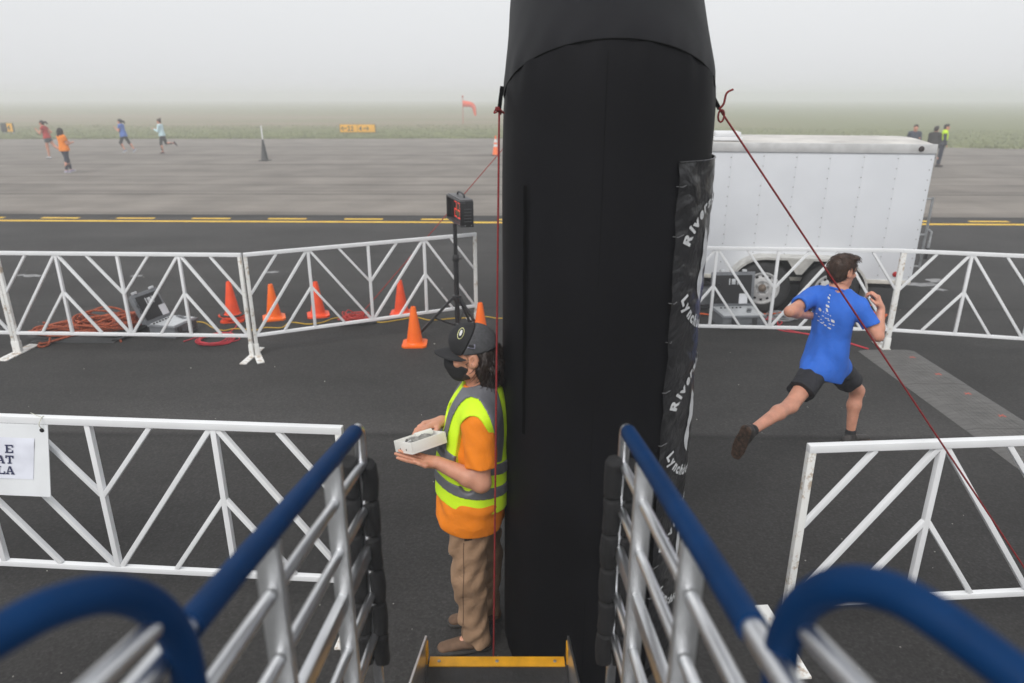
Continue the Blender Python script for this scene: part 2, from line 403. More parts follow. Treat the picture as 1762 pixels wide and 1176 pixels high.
L(cb.outputs[2], b.inputs['Base Color'])
bp = nn(nt, 'ShaderNodeBump'); bp.inputs['Strength'].default_value = .8; bp.inputs['Distance'].default_value = .2; L(n2.outputs[0], bp.inputs['Height']); L(bp.outputs[0], b.inputs['Normal'])

mb = MB(); xs = np.linspace(-560, 560, 9); ys = np.linspace(-560, 560, 9)
mb.add([(x, y, 0) for y in ys for x in xs], [(j*9+i, j*9+i+1, (j+1)*9+i+1, (j+1)*9+i) for j in range(8) for i in range(8)])
structure('ground', mb, mg_)

TAXI = pavement('new_asphalt', (.047, .0455, .0446), 0, 18,
    [(0, .95), (4.0, .90), (5.0, .92), (5.24, .95), (5.29, .62), (5.34, 1.34), (5.75, 1.16), (6.6, .98), (7.9, .96), (9.02, 1.0), (9.08, .70), (9.14, .98), (11, 1.06),
     (12.55, 1.10), (12.6, .80), (12.66, 1.1), (14.5, 1.12), (16.4, 1.16), (16.8, .8)], .26, .10, (.25, 1.2, 1), .75, 62)
APRON = pavement('weathered_paving', (.222, .201, .180), 15, 55,
    [(15, 1.1), (17.2, .78), (17.6, 1.06), (20.6, 1.0), (20.78, .42), (20.95, .98), (21.4, .82), (21.9, 1.0), (23.0, .9), (23.15, .5), (23.3, 1.02), (25.4, .98), (25.55, .42), (25.75, 1.0),
     (27.5, .86), (30.0, 1.02), (30.3, .5), (30.7, .98), (35, .92), (35.5, .58), (36, 1.0), (41, .95), (41.6, .62), (42.2, 1.02), (48, 1.05), (55, 1.0)], .16, .35, (.10, 2.2, 1), .85, 60)
xs = np.linspace(-300, 300, 41); mb = MB()
V = [(x, -40, .008) for x in xs] + [(x, seam_y(x), .008) for x in xs]; n = len(xs)
mb.add(V, [(i, i+1, n+i+1, n+i) for i in range(n-1)]); structure('taxiway', mb, TAXI)
xs = np.linspace(-300, 300, 301); n = len(xs); mb = MB()
V = [(x, seam_y(x), .004) for x in xs] + [(x, grass_edge(x) + .12*math.sin(x*1.7) + .10*math.sin(x*4.1+1), .004) for x in xs]
mb.add(V, [(i, i+1, n+i+1, n+i) for i in range(n-1)]); structure('old_paving', mb, APRON)

# painted boundary line: one solid stripe and a broken stripe behind it
mb = MB(); xs = np.linspace(-120, 120, 61); n = len(xs); yl = lambda x: 15.86 - .024*x
V = [(x, yl(x)-.085, .0125) for x in xs] + [(x, yl(x)+.085, .0125) for x in xs]
mb.add(V, [(i, i+1, n+i+1, n+i) for i in range(n-1)]); structure('solid_yellow_line', mb, YELLOW_PAINT)
me0 = None
for i in range(-14, 15):
    x0 = -.32 + i*1.80; x1 = x0 + .9; y0 = yl(x0) + .40; y1 = yl(x1) + .40
    if abs(x0) > 22: continue
    m2 = MB(); m2.add([(x0, y0-.075, .0125), (x1, y1-.075, .0125), (x1, y1+.075, .0125), (x0, y0+.075, .0125)], [(0, 1, 2, 3)])
    structure('yellow_dash', m2, YELLOW_PAINT)
# worn flecks of old white paint on the asphalt
PAINT_OLD = M('worn_white_paint', (.26, .26, .265), .8, var=.4, scale=12)
for k, (px, py, ln, wd) in enumerate([(60, 476, .34, .06), (36, 475, .14, .04), (235, 476, .22, .05), (466, 470, .30, .05), (1585, 491, .5, .08), (1606, 484, .28, .09), (1615, 500, .2, .06)]):
    p = G(px, py); rr = np.random.default_rng(k); N = 14; pts = []
    for i in range(N):
        a = 2*math.pi*i/N; q = rr.uniform(.55, 1.1); pts.append((p[0] + ln/2*q*math.cos(a)*1.2, p[1] + wd*q*math.sin(a)*1.6 + .25*ln*math.cos(a)*(.3 if k % 2 else -.1)))
    m2 = MB(); m2.add([(x, y, .0125) for x, y in pts], [tuple(range(N))]); structure('paint_remnant', m2, PAINT_OLD)

# grass blades along the edge of the paving
def grass_blades(name, count, ymax, hmin, hmax, seed, c0):
    r = np.random.default_rng(seed); x = r.uniform(-48, 44, count); e = np.array([grass_edge(v) for v in x]); u = r.random(count)**2.0
    y = e - .05 + u*ymax; h = r.uniform(hmin, hmax, count)*(1 + .6*(u < .01)); a = r.uniform(0, math.pi, count); wd = r.uniform(.02, .05, count)
    lx = r.normal(0, .06, count); ly = r.normal(0, .06, count); V = np.zeros((count, 3, 3))
    V[:, 0] = np.stack([x - wd*np.cos(a), y - wd*np.sin(a), 0*x], 1); V[:, 1] = np.stack([x + wd*np.cos(a), y + wd*np.sin(a), 0*x], 1); V[:, 2] = np.stack([x + lx, y + ly, h], 1)
    me = bpy.data.meshes.new(name); me.from_pydata(V.reshape(-1, 3).tolist(), [], np.arange(3*count).reshape(-1, 3).tolist())
    o = link_mesh(name, me, c0, None); o['kind'] = 'stuff'; tag(o, 'short rough green and straw grass along the edge of the paving', 'grass')
grass_blades('grass', 60000, 26, .03, .09, 3, M('grass_blade', (.23, .25, .12), .8, var=.5, scale=.6, spec=.2))

# loose grit and scraps scattered on the asphalt
m_ = MB(); r_ = np.random.default_rng(77)
for k in range(130):
    y_ = 2.4 + 9*r_.random()**1.4; x_ = r_.uniform(-.8, .8)*(y_ + .6); s_ = r_.uniform(.002, .0065)*(1 + .05*y_)
    m_.box((x_, y_, .008 + s_*.35), (s_*r_.uniform(.8, 2.0), s_, s_*.7), np.array(Matrix.Rotation(r_.uniform(0, 3), 3, 'Z')))
gr = part('grit', m_, M('grit', (.34, .33, .30), .8, var=.6, scale=3)); gr['kind'] = 'stuff'; tag(gr, 'pale grit and tiny scraps scattered over the dark asphalt', 'grit')

# ================================================================== CROWD BARRIERS
BL, BH, BZ = 2.66, 1.14, .245             # length, height of the top rail, height of the bottom rail
def tube_sq(mb, a, b, s): return mb.bar((a[0], 0, a[1]), (b[0], 0, b[1]), s, s, up=(0, 1, 0) if abs(a[0]-b[0]) < .3*abs(a[1]-b[1]) else (0, 0, 1), bev=.003)
def make_barrier(label):
    t = thing('crowd_barrier', (0, 0, 0), label, 'barrier', 'white welded crowd barriers lining the course')
    def p(name, a, b, s, mat=BARRIER, dy=0.):
        m_ = MB(); tube_sq(m_, a, b, s)
        if dy: m_.xf(lambda q: q + np.array([0, dy, 0]))
        return part(name, m_, mat, t, local=True)
    Q = BL/4; top, bot = BH - .019, BZ + .016; mid = (top + bot)/2 + .02
    p('top_rail', (0, BH), (BL, BH), .038); p('bottom_rail', (.018, BZ), (BL-.018, BZ), .032)
    for x in (.018, BL-.018): p('end_post', (x, .008), (x, BH-.019), .036, BARRIER_RUST)
    for x in (Q, 2*Q, 3*Q): p('upright', (x, bot), (x, top), .030)
    for (x0, x1) in ((Q-.02, .045), (Q+.02, 2*Q-.02), (3*Q-.02, 2*Q+.02), (3*Q+.02, BL-.045)): p('long_brace', (x0, top), (x1, bot), .027, dy=.0015)
    for (x0, x1) in ((Q-.008, Q*.5), (Q+.008, Q*1.5), (3*Q-.008, Q*2.5), (3*Q+.008, Q*3.5)): p('short_brace', (x0, mid), (x1, bot), .025, dy=-.0015)
    for (x0, x1) in ((.03, Q*.5), (2*Q-.008, Q*1.5), (2*Q+.008, Q*2.5), (BL-.03, Q*3.5)): p('short_brace', (x0, mid), (x1, top), .025, dy=-.0015)
    for x in (.018, BL-.018):
        m_ = MB(); m_.box((x, 0, .0145), (.075, .52, .012), bev=.002); f_ = part('foot', m_, BARRIER_RUST, t, local=True)
        m_ = MB(); m_.box((x, 0, .085), (.046, .046, .13), bev=.002); part('socket', m_, BARRIER_RUST, f_, local=True)
    return t
def place(t, a, b):                      # a: left ground end, b: direction target
    d = np.array(b) - np.array(a); t.location = (a[0], a[1], 0); t.rotation_euler = (0, 0, math.atan2(d[1], d[0]))
first = make_barrier('white barrier panel with the white paper sign hung on it')
ua = unit(np.array([-1, .0762])); rr_ = np.array([-.842, 3.125])
place(first, rr_ + ua*BL, rr_)
specs = [((1.395, 2.935), (2.6, 3.02), 'white barrier panel crossed by the red rope, end post rust-stained beside the stair railing'),
         ((-5.50, 7.30), (-2.85, 7.20), 'white barrier panel in front of the orange rope heap and the open grey case'),
         ((-8.17, 7.42), (-5.53, 7.31), 'white barrier panel joined to the far end of the one before the rope heap'),
         ((-2.82, 7.20), (-.42, 8.38), 'white barrier panel angled back towards the race clock tripod, cones behind it'),
         ((1.58, 7.58), (4.18, 7.42), 'white barrier panel in front of the trailer wheels'),
         ((4.215, 7.41), (6.8, 6.80), 'white barrier panel running on from the trailer corner past the timing mat end')]
for a, b_, lab in specs: place(dup(first, (0, 0, 0), 0, lab), a, b_)

# sign hung on the near barrier
def on_barrier(s, z, off):               # s metres from the right end, off metres towards the stairs
    p = rr_ + ua*s; nrm = np.array([ua[1], -ua[0]]); nrm = nrm if nrm[1] < 0 else -nrm
    return np.array([*(p + nrm*off), z])
s0, s1 = 1.525, 2.38
tl, tr, br = on_barrier(s1, 1.125, .028), on_barrier(s0, 1.125, .028), on_barrier(s0, .76, .12)
ex = unit(tr - tl); ez = unit((tr - br) - ex*np.dot(tr - br, ex)); ey = np.cross(ez, ex); Wd, Hd = np.linalg.norm(tr - tl), np.linalg.norm(tr - br)
sg = thing('paper_sign', tl, 'white board with a taped paper of dark blue slab letters hung from the barrier rail', 'sign')
fr = np.stack([ex, ey, ez], 1)
def sgp(u, v, d=0): return tr + ex*u + ez*v + ey*d      # u from right edge (negative left), v down negative, d behind
m_ = MB(); m_.box(sgp(-Wd/2, -Hd/2), (Wd, .004, Hd), fr); part('board', m_, M('sign_board', (.70, .72, .74), .5, var=.05), sg)
mat_pp = M('paper', (.66, .68, .76), .6, var=.08, scale=9, bump=.3, bscale=7)
m_ = MB(); N = 14; Vg = []
for j in range(N+1):
    for i in range(N+1): Vg.append(sgp(-.072 - .016*j/N - .52*i/N, -.072 - .215*j/N, -.004 - .003*max(0, math.sin(i*.9+j*.5)*math.sin(j*.8))))
m_.add(Vg, [(j*(N+1)+i, j*(N+1)+i+1, (j+1)*(N+1)+i+1, (j+1)*(N+1)+i) for j in range(N) for i in range(N)]); pp = part('paper_sheet', m_, mat_pp, sg)
def slab(ch, x0, y0, w_, h_):           # slab-serif capitals from strokes, as rectangles in the sheet
    b_, t_, out = h_*.2, h_*.15, []
    R_ = lambda xa, ya, xb, yb: out.append([(xa, ya), (xb, ya), (xb, yb), (xa, yb)])
    if ch in 'EL': R_(.12*w_, 0, .12*w_ + b_, h_); R_(0, 0, w_, t_); R_(w_ - t_, t_, w_, h_*.36)
    if ch == 'E': R_(0, h_ - t_, w_, h_); R_(w_ - t_, h_*.66, w_, h_ - t_); R_(.12*w_ + b_, h_*.44, .7*w_, h_*.57)
    if ch == 'L': R_(0, h_ - t_, .5*w_, h_)
    if ch == 'T': R_(.5*w_ - b_/2, t_, .5*w_ + b_/2, h_ - t_); R_(0, h_ - t_, w_, h_); R_(.25*w_, 0, .75*w_, t_); R_(0, h_*.66, t_, h_ - t_); R_(w_ - t_, h_*.66, w_, h_ - t_)
    if ch == 'A':
        R_(-.05*w_, 0, .38*w_, t_); R_(.62*w_, 0, 1.05*w_, t_); R_(.3*w_, h_*.3, .7*w_, h_*.42)
        out.append([(.08*w_, t_), (.08*w_ + .6*b_, t_), (.5*w_ + .1*b_, h_), (.5*w_ - .55*b_, h_)]); out.append([(.92*w_ - b_, t_), (.92*w_ + .1*b_, t_), (.5*w_ + .65*b_, h_), (.5*w_ - .45*b_, h_)])
    return [[(x + x0, y + y0) for x, y in q] for q in out]
for k, sx_ in enumerate(['E', 'AT', 'LA']):
    m_ = MB()
    for i_, ch in enumerate(reversed(sx_)):
        for q in slab(ch, -.188 - .043 - i_*.049, -.152 - k*.056, .043, .043): m_.add([sgp(x, y, -.0085 - .0001*len(m_.f)) for x, y in q], [(0, 1, 2, 3)])
    part('lettering', m_, M('navy_ink', (.012, .016, .07), .6), pp)
m_ = MB(); q = sgp(-.03, -.02, -.004); m_.tube(catmull([q, q + np.array([0, -.012, .03]), q + np.array([0, .03, .055]), q + np.array([0, .05, .01]), q + np.array([0, .01, -.002])], 5), .0022, 5)
m_.tube([q + np.array([0, .02, .053]), q + np.array([-.075, .05, .065])], .0016, 5); part('cable_tie', m_, M('tie_plastic', (.6, .6, .5), .5), sg)
m_ = MB(); m_.lathe([(.011, -.001), (.011, .003)], 12, 'y', sgp(-.03, -.028, -.004)); part('eyelet', m_, BLACK_METAL, sg)

# ================================================================== INFLATABLE ARCH
AX, AY, AR = .388, 3.00, .425
BEND = R(52)
FAR = np.array([.86, 9.75])              # foot of the far leg
dirh = unit(np.array([FAR[0]-AX, FAR[1]-AY])); SPAN = float(np.linalg.norm(FAR - np.array([AX, AY])))
arch = thing('inflatable_arch', (AX, AY, 0), 'black inflatable finish arch rising beside the man in the yellow vest', 'arch')
def arch_pt(s, z): return np.array([AX + dirh[0]*s, AY + dirh[1]*s, z])
ZB, RISE = 2.685, .80
def arch_tube(pts, name, n=128, rows=60, bulge=0.):
    """one stitched tube section between two mitred ends; pts give centre and mitre normal"""
    (c0, n0), (c1, n1) = pts; ax = unit(c1 - c0); lat = np.array([dirh[1], -dirh[0], 0]); oth = np.cross(lat, ax); V = []; F = []
    for j in range(rows+1):
        t = j/rows
        for k in range(n):
            q = 2*math.pi*k/n; off = math.cos(q)*lat + math.sin(q)*oth
            e = min(t, 1-t)*np.linalg.norm(c1-c0)
            rr = AR*(1 - .02*math.exp(-e/.05)*1.0 + .012*math.sin(math.pi*t)) + .0035*math.sin(q*17 + j*.5)*math.exp(-e/.10) + .0022*math.sin(q*29 + 1)*math.exp(-e/.06) + .0022*math.sin(q*3 + t*7) + .0015*math.sin(q*7 - t*15)
            a = c0 + off*rr; b2 = c1 + off*rr
            # slide along the axis to the mitre planes
            a = a - ax*(np.dot(a - c0, n0)/np.dot(ax, n0)); b2 = b2 - ax*(np.dot(b2 - c1, n1)/np.dot(ax, n1))
            V.append(a*(1-t) + b2*t)
    for j in range(rows):
        for k in range(n): F.append((j*n+k, j*n+(k+1) % n, (j+1)*n+(k+1) % n, (j+1)*n+k))
    m_ = MB(); m_.add(V, F); o = part(name, m_, FABRIC_BLACK, arch, smooth=180)
    return o, np.array(V)
up3 = np.array([0, 0, 1.]); d3 = np.array([dirh[0], dirh[1], 0]); sl3 = math.sin(BEND)*d3 + math.cos(BEND)*up3; sl4 = math.sin(BEND)*d3 - math.cos(BEND)*up3
runx = RISE*math.tan(BEND)
c = [arch_pt(0, .0), arch_pt(0, ZB), arch_pt(runx, ZB+RISE), arch_pt(SPAN-runx, ZB+RISE), arch_pt(SPAN, ZB), arch_pt(SPAN, 0)]
dirs = [up3, sl3, d3, sl4, -up3]
nrm = [up3] + [unit(dirs[i] + dirs[i+1]) for i in range(4)] + [-up3]
for i, nm in enumerate(['leg', 'shoulder_section', 'top_section', 'shoulder_section', 'leg']):
    o, Vv = arch_tube(((c[i], nrm[i]), (c[i+1], nrm[i+1])), nm)
for i in range(1, 5):                    # stitched seams at the mitres
    ax = dirs[i-1]; lat = np.array([dirh[1], -dirh[0], 0]); oth = np.cross(lat, ax); ring = []
    for k in range(72):
        q = 2*math.pi*k/72; p = c[i] + (math.cos(q)*lat + math.sin(q)*oth)*(AR*.984)
        ring.append(p - ax*(np.dot(p - c[i], nrm[i])/np.dot(ax, nrm[i])))
    m_ = MB(); m_.tube(ring, .0032, 6, closed=True); part('seam', m_, FABRIC_SEAM, arch)
def on_leg(phi, z, r=AR): return np.array([AX + r*math.sin(phi), AY - r*math.cos(phi), z])
m_ = MB()                                # lengthwise hook-and-loop strip on the near leg
rows = 40; V = []; F = []
for j in range(rows+1):
    z = 2.38 - (2.38-1.32)*j/rows
    for ph in (R(-52.2), R(-49.6)): V.append(on_leg(ph, z, AR*1.012 + .0045 + .001*math.sin(j)))
m_.add(V, [(2*j, 2*j+1, 2*j+3, 2*j+2) for j in range(rows)]); part('hook_strip', m_, FABRIC_SEAM, arch)
m_ = MB(); m_.tube([on_leg(R(-8), z, AR*(1.0 + .012*math.sin(math.pi*z/ZB)) + .0005) for z in np.linspace(.05, 2.85, 30)], .0007, 5); part('seam', m_, FABRIC_SEAM, arch)

# printed banner wrapped round the outside of the leg
ZT, ZBOT, PH0, PH1 = 2.475, .10, R(31), R(152)
def ban_r(phi, z):
    e = (phi - PH0); tie = math.cos(z*2*math.pi/.215 + 1.1*math.sin(z*5)); 
    return AR*1.012 + .012 + .0022*tie*math.exp(-e/.25) + .0035*math.sin(z*6.1 + phi*5) + .0016*math.sin(z*19 + phi*11) + .0011*math.sin(z*53+phi*9) + .0008*math.sin(z*97-phi*14)
def ban(phi, z, d=0.): return on_leg(phi, z, ban_r(phi, z) + d)
ban_t = thing('sponsor_banner', (AX, AY, .12), 'black vinyl banner with white ring lettering wrapped round the arch leg', 'banner')
m_ = MB(); nu, nv = 60, 240; V = []
for j in range(nv+1):
    z = ZT - (ZT-ZBOT)*j/nv
    for i in range(nu+1):
        ph = PH0 + (PH1-PH0)*i/nu; sag = .004*math.cos(z*2*math.pi/.215 + 1.1*math.sin(z*5))*math.exp(-i/4)
        V.append(ban(ph + sag + R(3.2)*(ZT - z)/ZT*math.exp(-i/12), z))
m_.add(V, [(j*(nu+1)+i, j*(nu+1)+i+1, (j+1)*(nu+1)+i+1, (j+1)*(nu+1)+i) for j in range(nv) for i in range(nu)])
part('vinyl_sheet', m_, VINYL, ban_t, smooth=180)
m_ = MB(); m_.tube([ban(PH0 + (PH1-PH0)*i/30, ZT, .001) for i in range(31)], .0035, 6); part('top_hem', m_, VINYL, ban_t)
for k in range(11):                      # ties along the edge
    z = ZT - .09 - k*.21 + .03*math.sin(k*2.3); m_ = MB(); m_.tube([on_leg(PH0 - R(.8) + R(3.2)*(ZT-z)/ZT, z + .004, AR*1.012+.006), ban(PH0 + R(2.5), z, .002), ban(PH0 + R(5 + 2*math.sin(k*1.7)), z + .006, .001)], .0016, 5)
    part('tie', m_, M('grey_tie', (.15, .15, .155), .5), ban_t)
def ring_text(s, a0, rad, size, inward):
    out = MB(); adv = a0; mm = []
    for ch in s:
        V, F = text_geo(ch, size, .003); wdt = max(x for x, y, z in V); mid_ = wdt/2
        th = adv - (mid_/rad if not inward else -mid_/rad)
        for x, y, z in V:
            if not inward: rr, aa = rad + y, adv - x/rad
            else: rr, aa = rad + size*.7 - y, adv + x/(rad + size*.35)
            mm.append((rr*math.cos(aa), rr*math.sin(aa)))
        out.add([(a, b_, 0) for a, b_ in mm[-len(V):]], F)
        adv = adv - (wdt + size*.13)/rad if not inward else adv + (wdt + size*.13)/(rad + size*.35)
    return out
PHC = R(73)
def wrap(mbx, zc):
    out = MB(); out.f = mbx.f; out.v = [tuple(ban(PHC + x/AR, zc + y, .0035)) for x, y, z in mbx.v]; return out
for zc in (2.055, 1.355, .655):
    part('ring_lettering', wrap(ring_text('Riverside', R(157), .245, .066, False), zc), PRINT_WHITE, ban_t)
    part('ring_lettering', wrap(ring_text('Lynchburg', R(203), .235, .062, True), zc), PRINT_WHITE, ban_t)
    for (cx, cy, hw, hh, bend_) in ((-.10, .05, .07, .11, .03), (-.07, -.07, .06, .09, -.03), (.08, .02, .09, .17, .03)):
        N = 16; A = [(cx + hw*math.sin(math.pi*i/N)*.5 + bend_*math.sin(math.pi*i/N), cy - hh + 2*hh*i/N, 0) for i in range(N+1)]
        B = [(cx - hw*math.sin(math.pi*i/N)*.5 + bend_*math.sin(math.pi*i/N), cy - hh + 2*hh*i/N, 0) for i in range(N+1)]
        sw = MB(); sw.add(A + B, [(i, i+1, N+1+i+1, N+1+i) for i in range(N)]); part('emblem_stroke', wrap(sw, zc), PRINT_WHITE, ban_t)

# guy ropes
def rope(name, pts, r, label, mat=ROPE_RED, knot=None, base=None, strap=None):
    t = thing(name, base if base is not None else pts[-1], label, 'rope', 'red guy ropes of the arch')
    m_ = MB(); m_.tube(pts, r, 8); part('line', m_, mat, t, smooth=60)
    if strap is not None:
        m_ = MB(); m_.bar(strap[0], strap[1], .016, .005, up=(0, 1, 0), bev=.001); part('webbing_tab', m_, FABRIC_SEAM, t)
    if knot is not None:
        m_ = MB(); rr = np.random.default_rng(5); P = [np.array(knot) + rr.normal(0, .011, 3) for _ in range(14)]
        m_.tube(catmull(P, 4), r*.9, 6); part('knot', m_, mat, t)
    return t
def line(a, b_, n=30, sag=0.): return [np.array(a)*(1-i/n) + np.array(b_)*i/n - np.array([0, 0, sag*4*(i/n)*(1-i/n)]) for i in range(n+1)]
a = J(859, 2.86, 2.655); b_ = J(848, 2.42, .02); rope('guy_rope', line(a, b_), .0040, 'red guy rope dropping in front of the man in the yellow vest', knot=a, strap=(J(864, 2.93, 2.74), a))
a = J(1238, 2.98, 2.655); b_ = J(1884, 2.70, .02)
t = rope('guy_rope', line(a, b_), .0041, 'red guy rope slanting down past the runner in the blue shirt', knot=None, strap=(J(1224, 2.99, 2.715), a))
m_ = MB(); m_.tube(catmull([a + np.array([-.004, -.01, 0]), a + np.array([.012, -.01, .02]), a + np.array([.02, -.01, .06]), a + np.array([.045, -.01, .075])], 6), .0045, 6); part('loose_end', m_, ROPE_RED, t)
m_ = MB(); m_.tube(catmull([a + np.array([.01*math.sin(q)*1.2 + .006, -.012, -.026 + .024*math.cos(q)]) for q in np.linspace(0, 6.2, 9)], 4), .004, 6); part('knot', m_, ROPE_RED, t)
fl = arch_pt(SPAN, ZB) - np.array([AR*1.0, 0, .02]); b_ = G(612, 556); b_[2] = .03
rope('guy_rope', line(fl, b_), .006, 'thin red guy rope running behind the race clock to the tangle on the tarmac', mat=M('red_cord_old', lin(150, 48, 44), .8, var=.3, scale=50))

# ================================================================== MOBILE STAIRS
st = thing('mobile_stairs', (-.06, 2.29, 0), 'aluminium mobile stairs with blue foam handrails and yellow step edge', 'stairs')
RS = .207                                # fall of the handrails
def rz_(Y): return 1.80 + RS*(1.8 - Y)
for sgn, xr in ((-1, -.446), (1, .330)):
    r0 = np.array([xr, 1.80, 1.80]); r1 = np.array([xr, .775, rz_(.775)]); r2 = np.array([xr, .30, rz_(.30)])
    # top rail: the tube, bent down at the end into the end post
    end = [np.array([xr, 1.80 + .035*math.sin(q), 1.80 - .035 + .035*math.cos(q)]) for q in np.linspace(R(10), R(90), 6)]
    m_ = MB(); m_.tube([r2, r1, r0] + end + [np.array([xr, 1.835, .50])], .0165, 12); rail = part('handrail', m_, ALU, st, smooth=60)
    m_ = MB(); m_.tube([r1 - (r0-r1)*.0, r1*.7+r0*.3, r1*.3+r0*.7, r0 + np.array([0, -.02, .004])], .0225, 16); part('blue_foam_sleeve', m_, FOAM_BLUE, rail, smooth=60)
    posts = (1.53, 1.075, .62)
    for Y in posts:
        m_ = MB(); m_.bar((xr, Y, rz_(Y) - .015), (xr, Y, .55 + (1.8-Y)*.55), .026, .045, up=(1, 0, 0), bev=.003); part('post', m_, ALU_DULL, st)
    lv = (.123, .272, .42, .585, .745)
    for a_, bY in ((1.825, 1.54), (1.515, 1.095), (1.055, .64), (.60, .30)):
        for k, dz in enumerate(lv):
            if a_ < .7 and k > 1: continue
            m_ = MB(); p0 = (xr, a_, rz_(a_) - dz); p1 = (xr, bY, rz_(bY) - dz)
            if k == 2: m_.bar(p0, p1, .024, .045, up=(0, 0, 1), bev=.003)
            else: m_.tube([p0, p1], .0135, 10)
            part('rail_bar', m_, ALU, st, smooth=50)
    # black foam rolls tied to the end post
    for k, dx in enumerate((-.034, .016) if sgn < 0 else (-.030, .020)):
        for q in range(6):
            z1 = 1.695 - .02*k - q*.125; z0 = z1 - .1245; yy = 1.812 + (.020 if k else .0)
            m_ = MB(); m_.tube([(xr + dx, yy, z0), (xr + dx, yy + .004, z0 + .010), (xr + dx + .004*math.sin(q*2+k), yy + .005, (z0+z1)/2), (xr + dx, yy+.004, z1 - .010), (xr + dx, yy, z1)], [.023, .0265, .0275, .0265, .023], 10)
            part('foam_roll', m_, FOAM_BLACK, st, smooth=70)
    # guard rail loop of the upper platform
    if sgn < 0:
        pp_ = [(-330, 1290, .44), (-150, 1180, .49), (0, 1092, .545), (90, 1045, .585), (185, 1022, .63), (258, 1042, .67), (302, 1092, .70), (322, 1150, .712), (334, 1230, .715)]
    else:
        pp_ = [(1336, 1230, .715), (1342, 1150, .712), (1352, 1092, .70), (1388, 1036, .67), (1452, 1008, .63), (1535, 1020, .59), (1625, 1072, .55), (1770, 1180, .50), (1930, 1300, .44)]
    C_ = catmull([PY(*q) for q in pp_], 8)
    m_ = MB(); m_.tube(C_, .0150, 12); lp = part('guard_loop', m_, ALU, st, smooth=60)
    m_ = MB(); m_.tube(C_[4:-4], .0215, 16); part('blue_foam_sleeve', m_, FOAM_BLUE, lp, smooth=60)
    for (a_, bq) in ((((262, 1082, .66), (120, 1215, .52)),) if sgn < 0 else (((1392, 1090, .66), (1510, 1215, .52)),)):
        m_ = MB(); m_.tube([PY(*a_), PY(*bq)], .0125, 10); part('guard_bar', m_, ALU, st, smooth=60)
cxs = -.062
steps = [(2.29, .49), (1.95, .69), (1.61, .87), (1.27, 1.03)]
for (Y, z) in steps:
    m_ = MB(); m_.box((cxs, Y - .155, z - .012), (.575, .33, .022), bev=.003); tr_ = part('tread', m_, RUBBER, st)
    m_ = MB(); m_.box((cxs, Y + .0, z + .0015), (.560, .052, .006), bev=.0015); ed = part('yellow_edge', m_, YELLOW_TAPE, tr_)
    for dx in (-.24, 0, .24):
        m_ = MB(); m_.lathe([(.0075, 0), (.006, .003), (.001, .004)], 10, 'z', (cxs + dx, Y, z + .0045)); part('screw', m_, STEEL, tr_)
for sgn in (-1, 1):
    x = cxs + sgn*.296; m_ = MB()
    prof = [(2.335, .585), (2.335, .40), (2.30, .36), (.35, 1.02), (.35, 1.42)]
    n_ = len(prof); V = [(x - .004, y, z) for y, z in prof] + [(x + .004, y, z) for y, z in prof]
    m_.add(V, [tuple(range(n_-1, -1, -1)), tuple(range(n_, 2*n_))] + [(i, (i+1) % n_, n_+(i+1) % n_, n_+i) for i in range(n_)])
    part('stringer', m_, ALU, st)
    m_ = MB(); m_.box((x - sgn*.0065, 2.305, .525), (.004, .055, .075)); part('yellow_tape_end', m_, YELLOW_TAPE, st)
    for Y in (2.26, .5):
        m_ = MB(); m_.bar((x, Y, .012), (x, Y, .40 if Y > 1 else 1.05), .04, .04, up=(1, 0, 0), bev=.003); part('support_leg', m_, ALU_DULL, st)
m_ = MB(); m_.box((cxs, .60, 1.10), (.86, .98, .03), bev=.004); part('platform', m_, RUBBER, st)
for sgn, xr in ((-1, -.446), (1, .330)):
    m_ = MB(); m_.bar((xr, 1.835, .52), (cxs + sgn*.298, 1.835, .60), .03, .03, bev=.003); part('bracket', m_, ALU_DULL, st)

# ================================================================== CARGO TRAILER
TY = R(-8.5); tdx = np.array([math.cos(TY), math.sin(TY)]); tdn = np.array([-math.sin(TY), math.cos(TY)])   # along the side (to the right end), and inward
TR0 = np.array([5.13, 8.74]); TL, TW, TZ0, TZ1 = 4.35, 2.02, .43, 2.10
def T(s, d, z): p = TR0 - tdx*s + tdn*d; return np.array([p[0], p[1], z])     # s metres from the right end, d metres in from the near side
tb = T(TL/2, TW/2, 0)
trl = thing('cargo_trailer', tb, 'white enclosed cargo trailer with two axles parked behind the barrier', 'trailer')
frT = np.stack([np.array([*tdx, 0]), np.array([*tdn, 0]), np.array([0, 0, 1.])], 1)
SKIN_W = M('trailer_white', (.66, .68, .715), .38, var=.035, scale=2, bump=.12, bscale=1.6)
npan = 11; pw = TL/npan
m_ = MB(); m_.box(T(TL/2, TW/2, (TZ0+TZ1)/2), (TL-.02, TW-.02, TZ1-TZ0-.02), frT, .01); part('body', m_, SKIN_W, trl)
for k in range(npan):                    # side skin panels, a hair proud with open joints
    m_ = MB(); m_.box(T((k+.5)*pw, -.004, (TZ0+TZ1)/2), (pw - .0005, .012, TZ1-TZ0-.06), frT, .0004); part('side_panel', m_, SKIN_W, trl)
m_ = MB()
for k in range(npan*1 + 1):
    for q in range(13):
        s_ = min(TL-.03, max(.03, k*pw + .012)); z = TZ0 + .09 + q*.122 + .01*((k*7 + q*3) % 3)
        m_.lathe([(.0078, 0), (.006, .004)], 6, 'y', T(s_, -.0095, z))
rv = part('screw_heads', m_, M('rust_screw', (.24, .235, .23), .6, var=.5, scale=30), trl); rv['kind'] = 'stuff'
m_ = MB(); m_.box(T(TL/2, -.012, TZ1 + .01), (TL + .02, .03, .11), frT, .004); part('roof_rail', m_, M('roof_trim', (.60, .60, .60), .45, .3, var=.12, scale=8), trl)
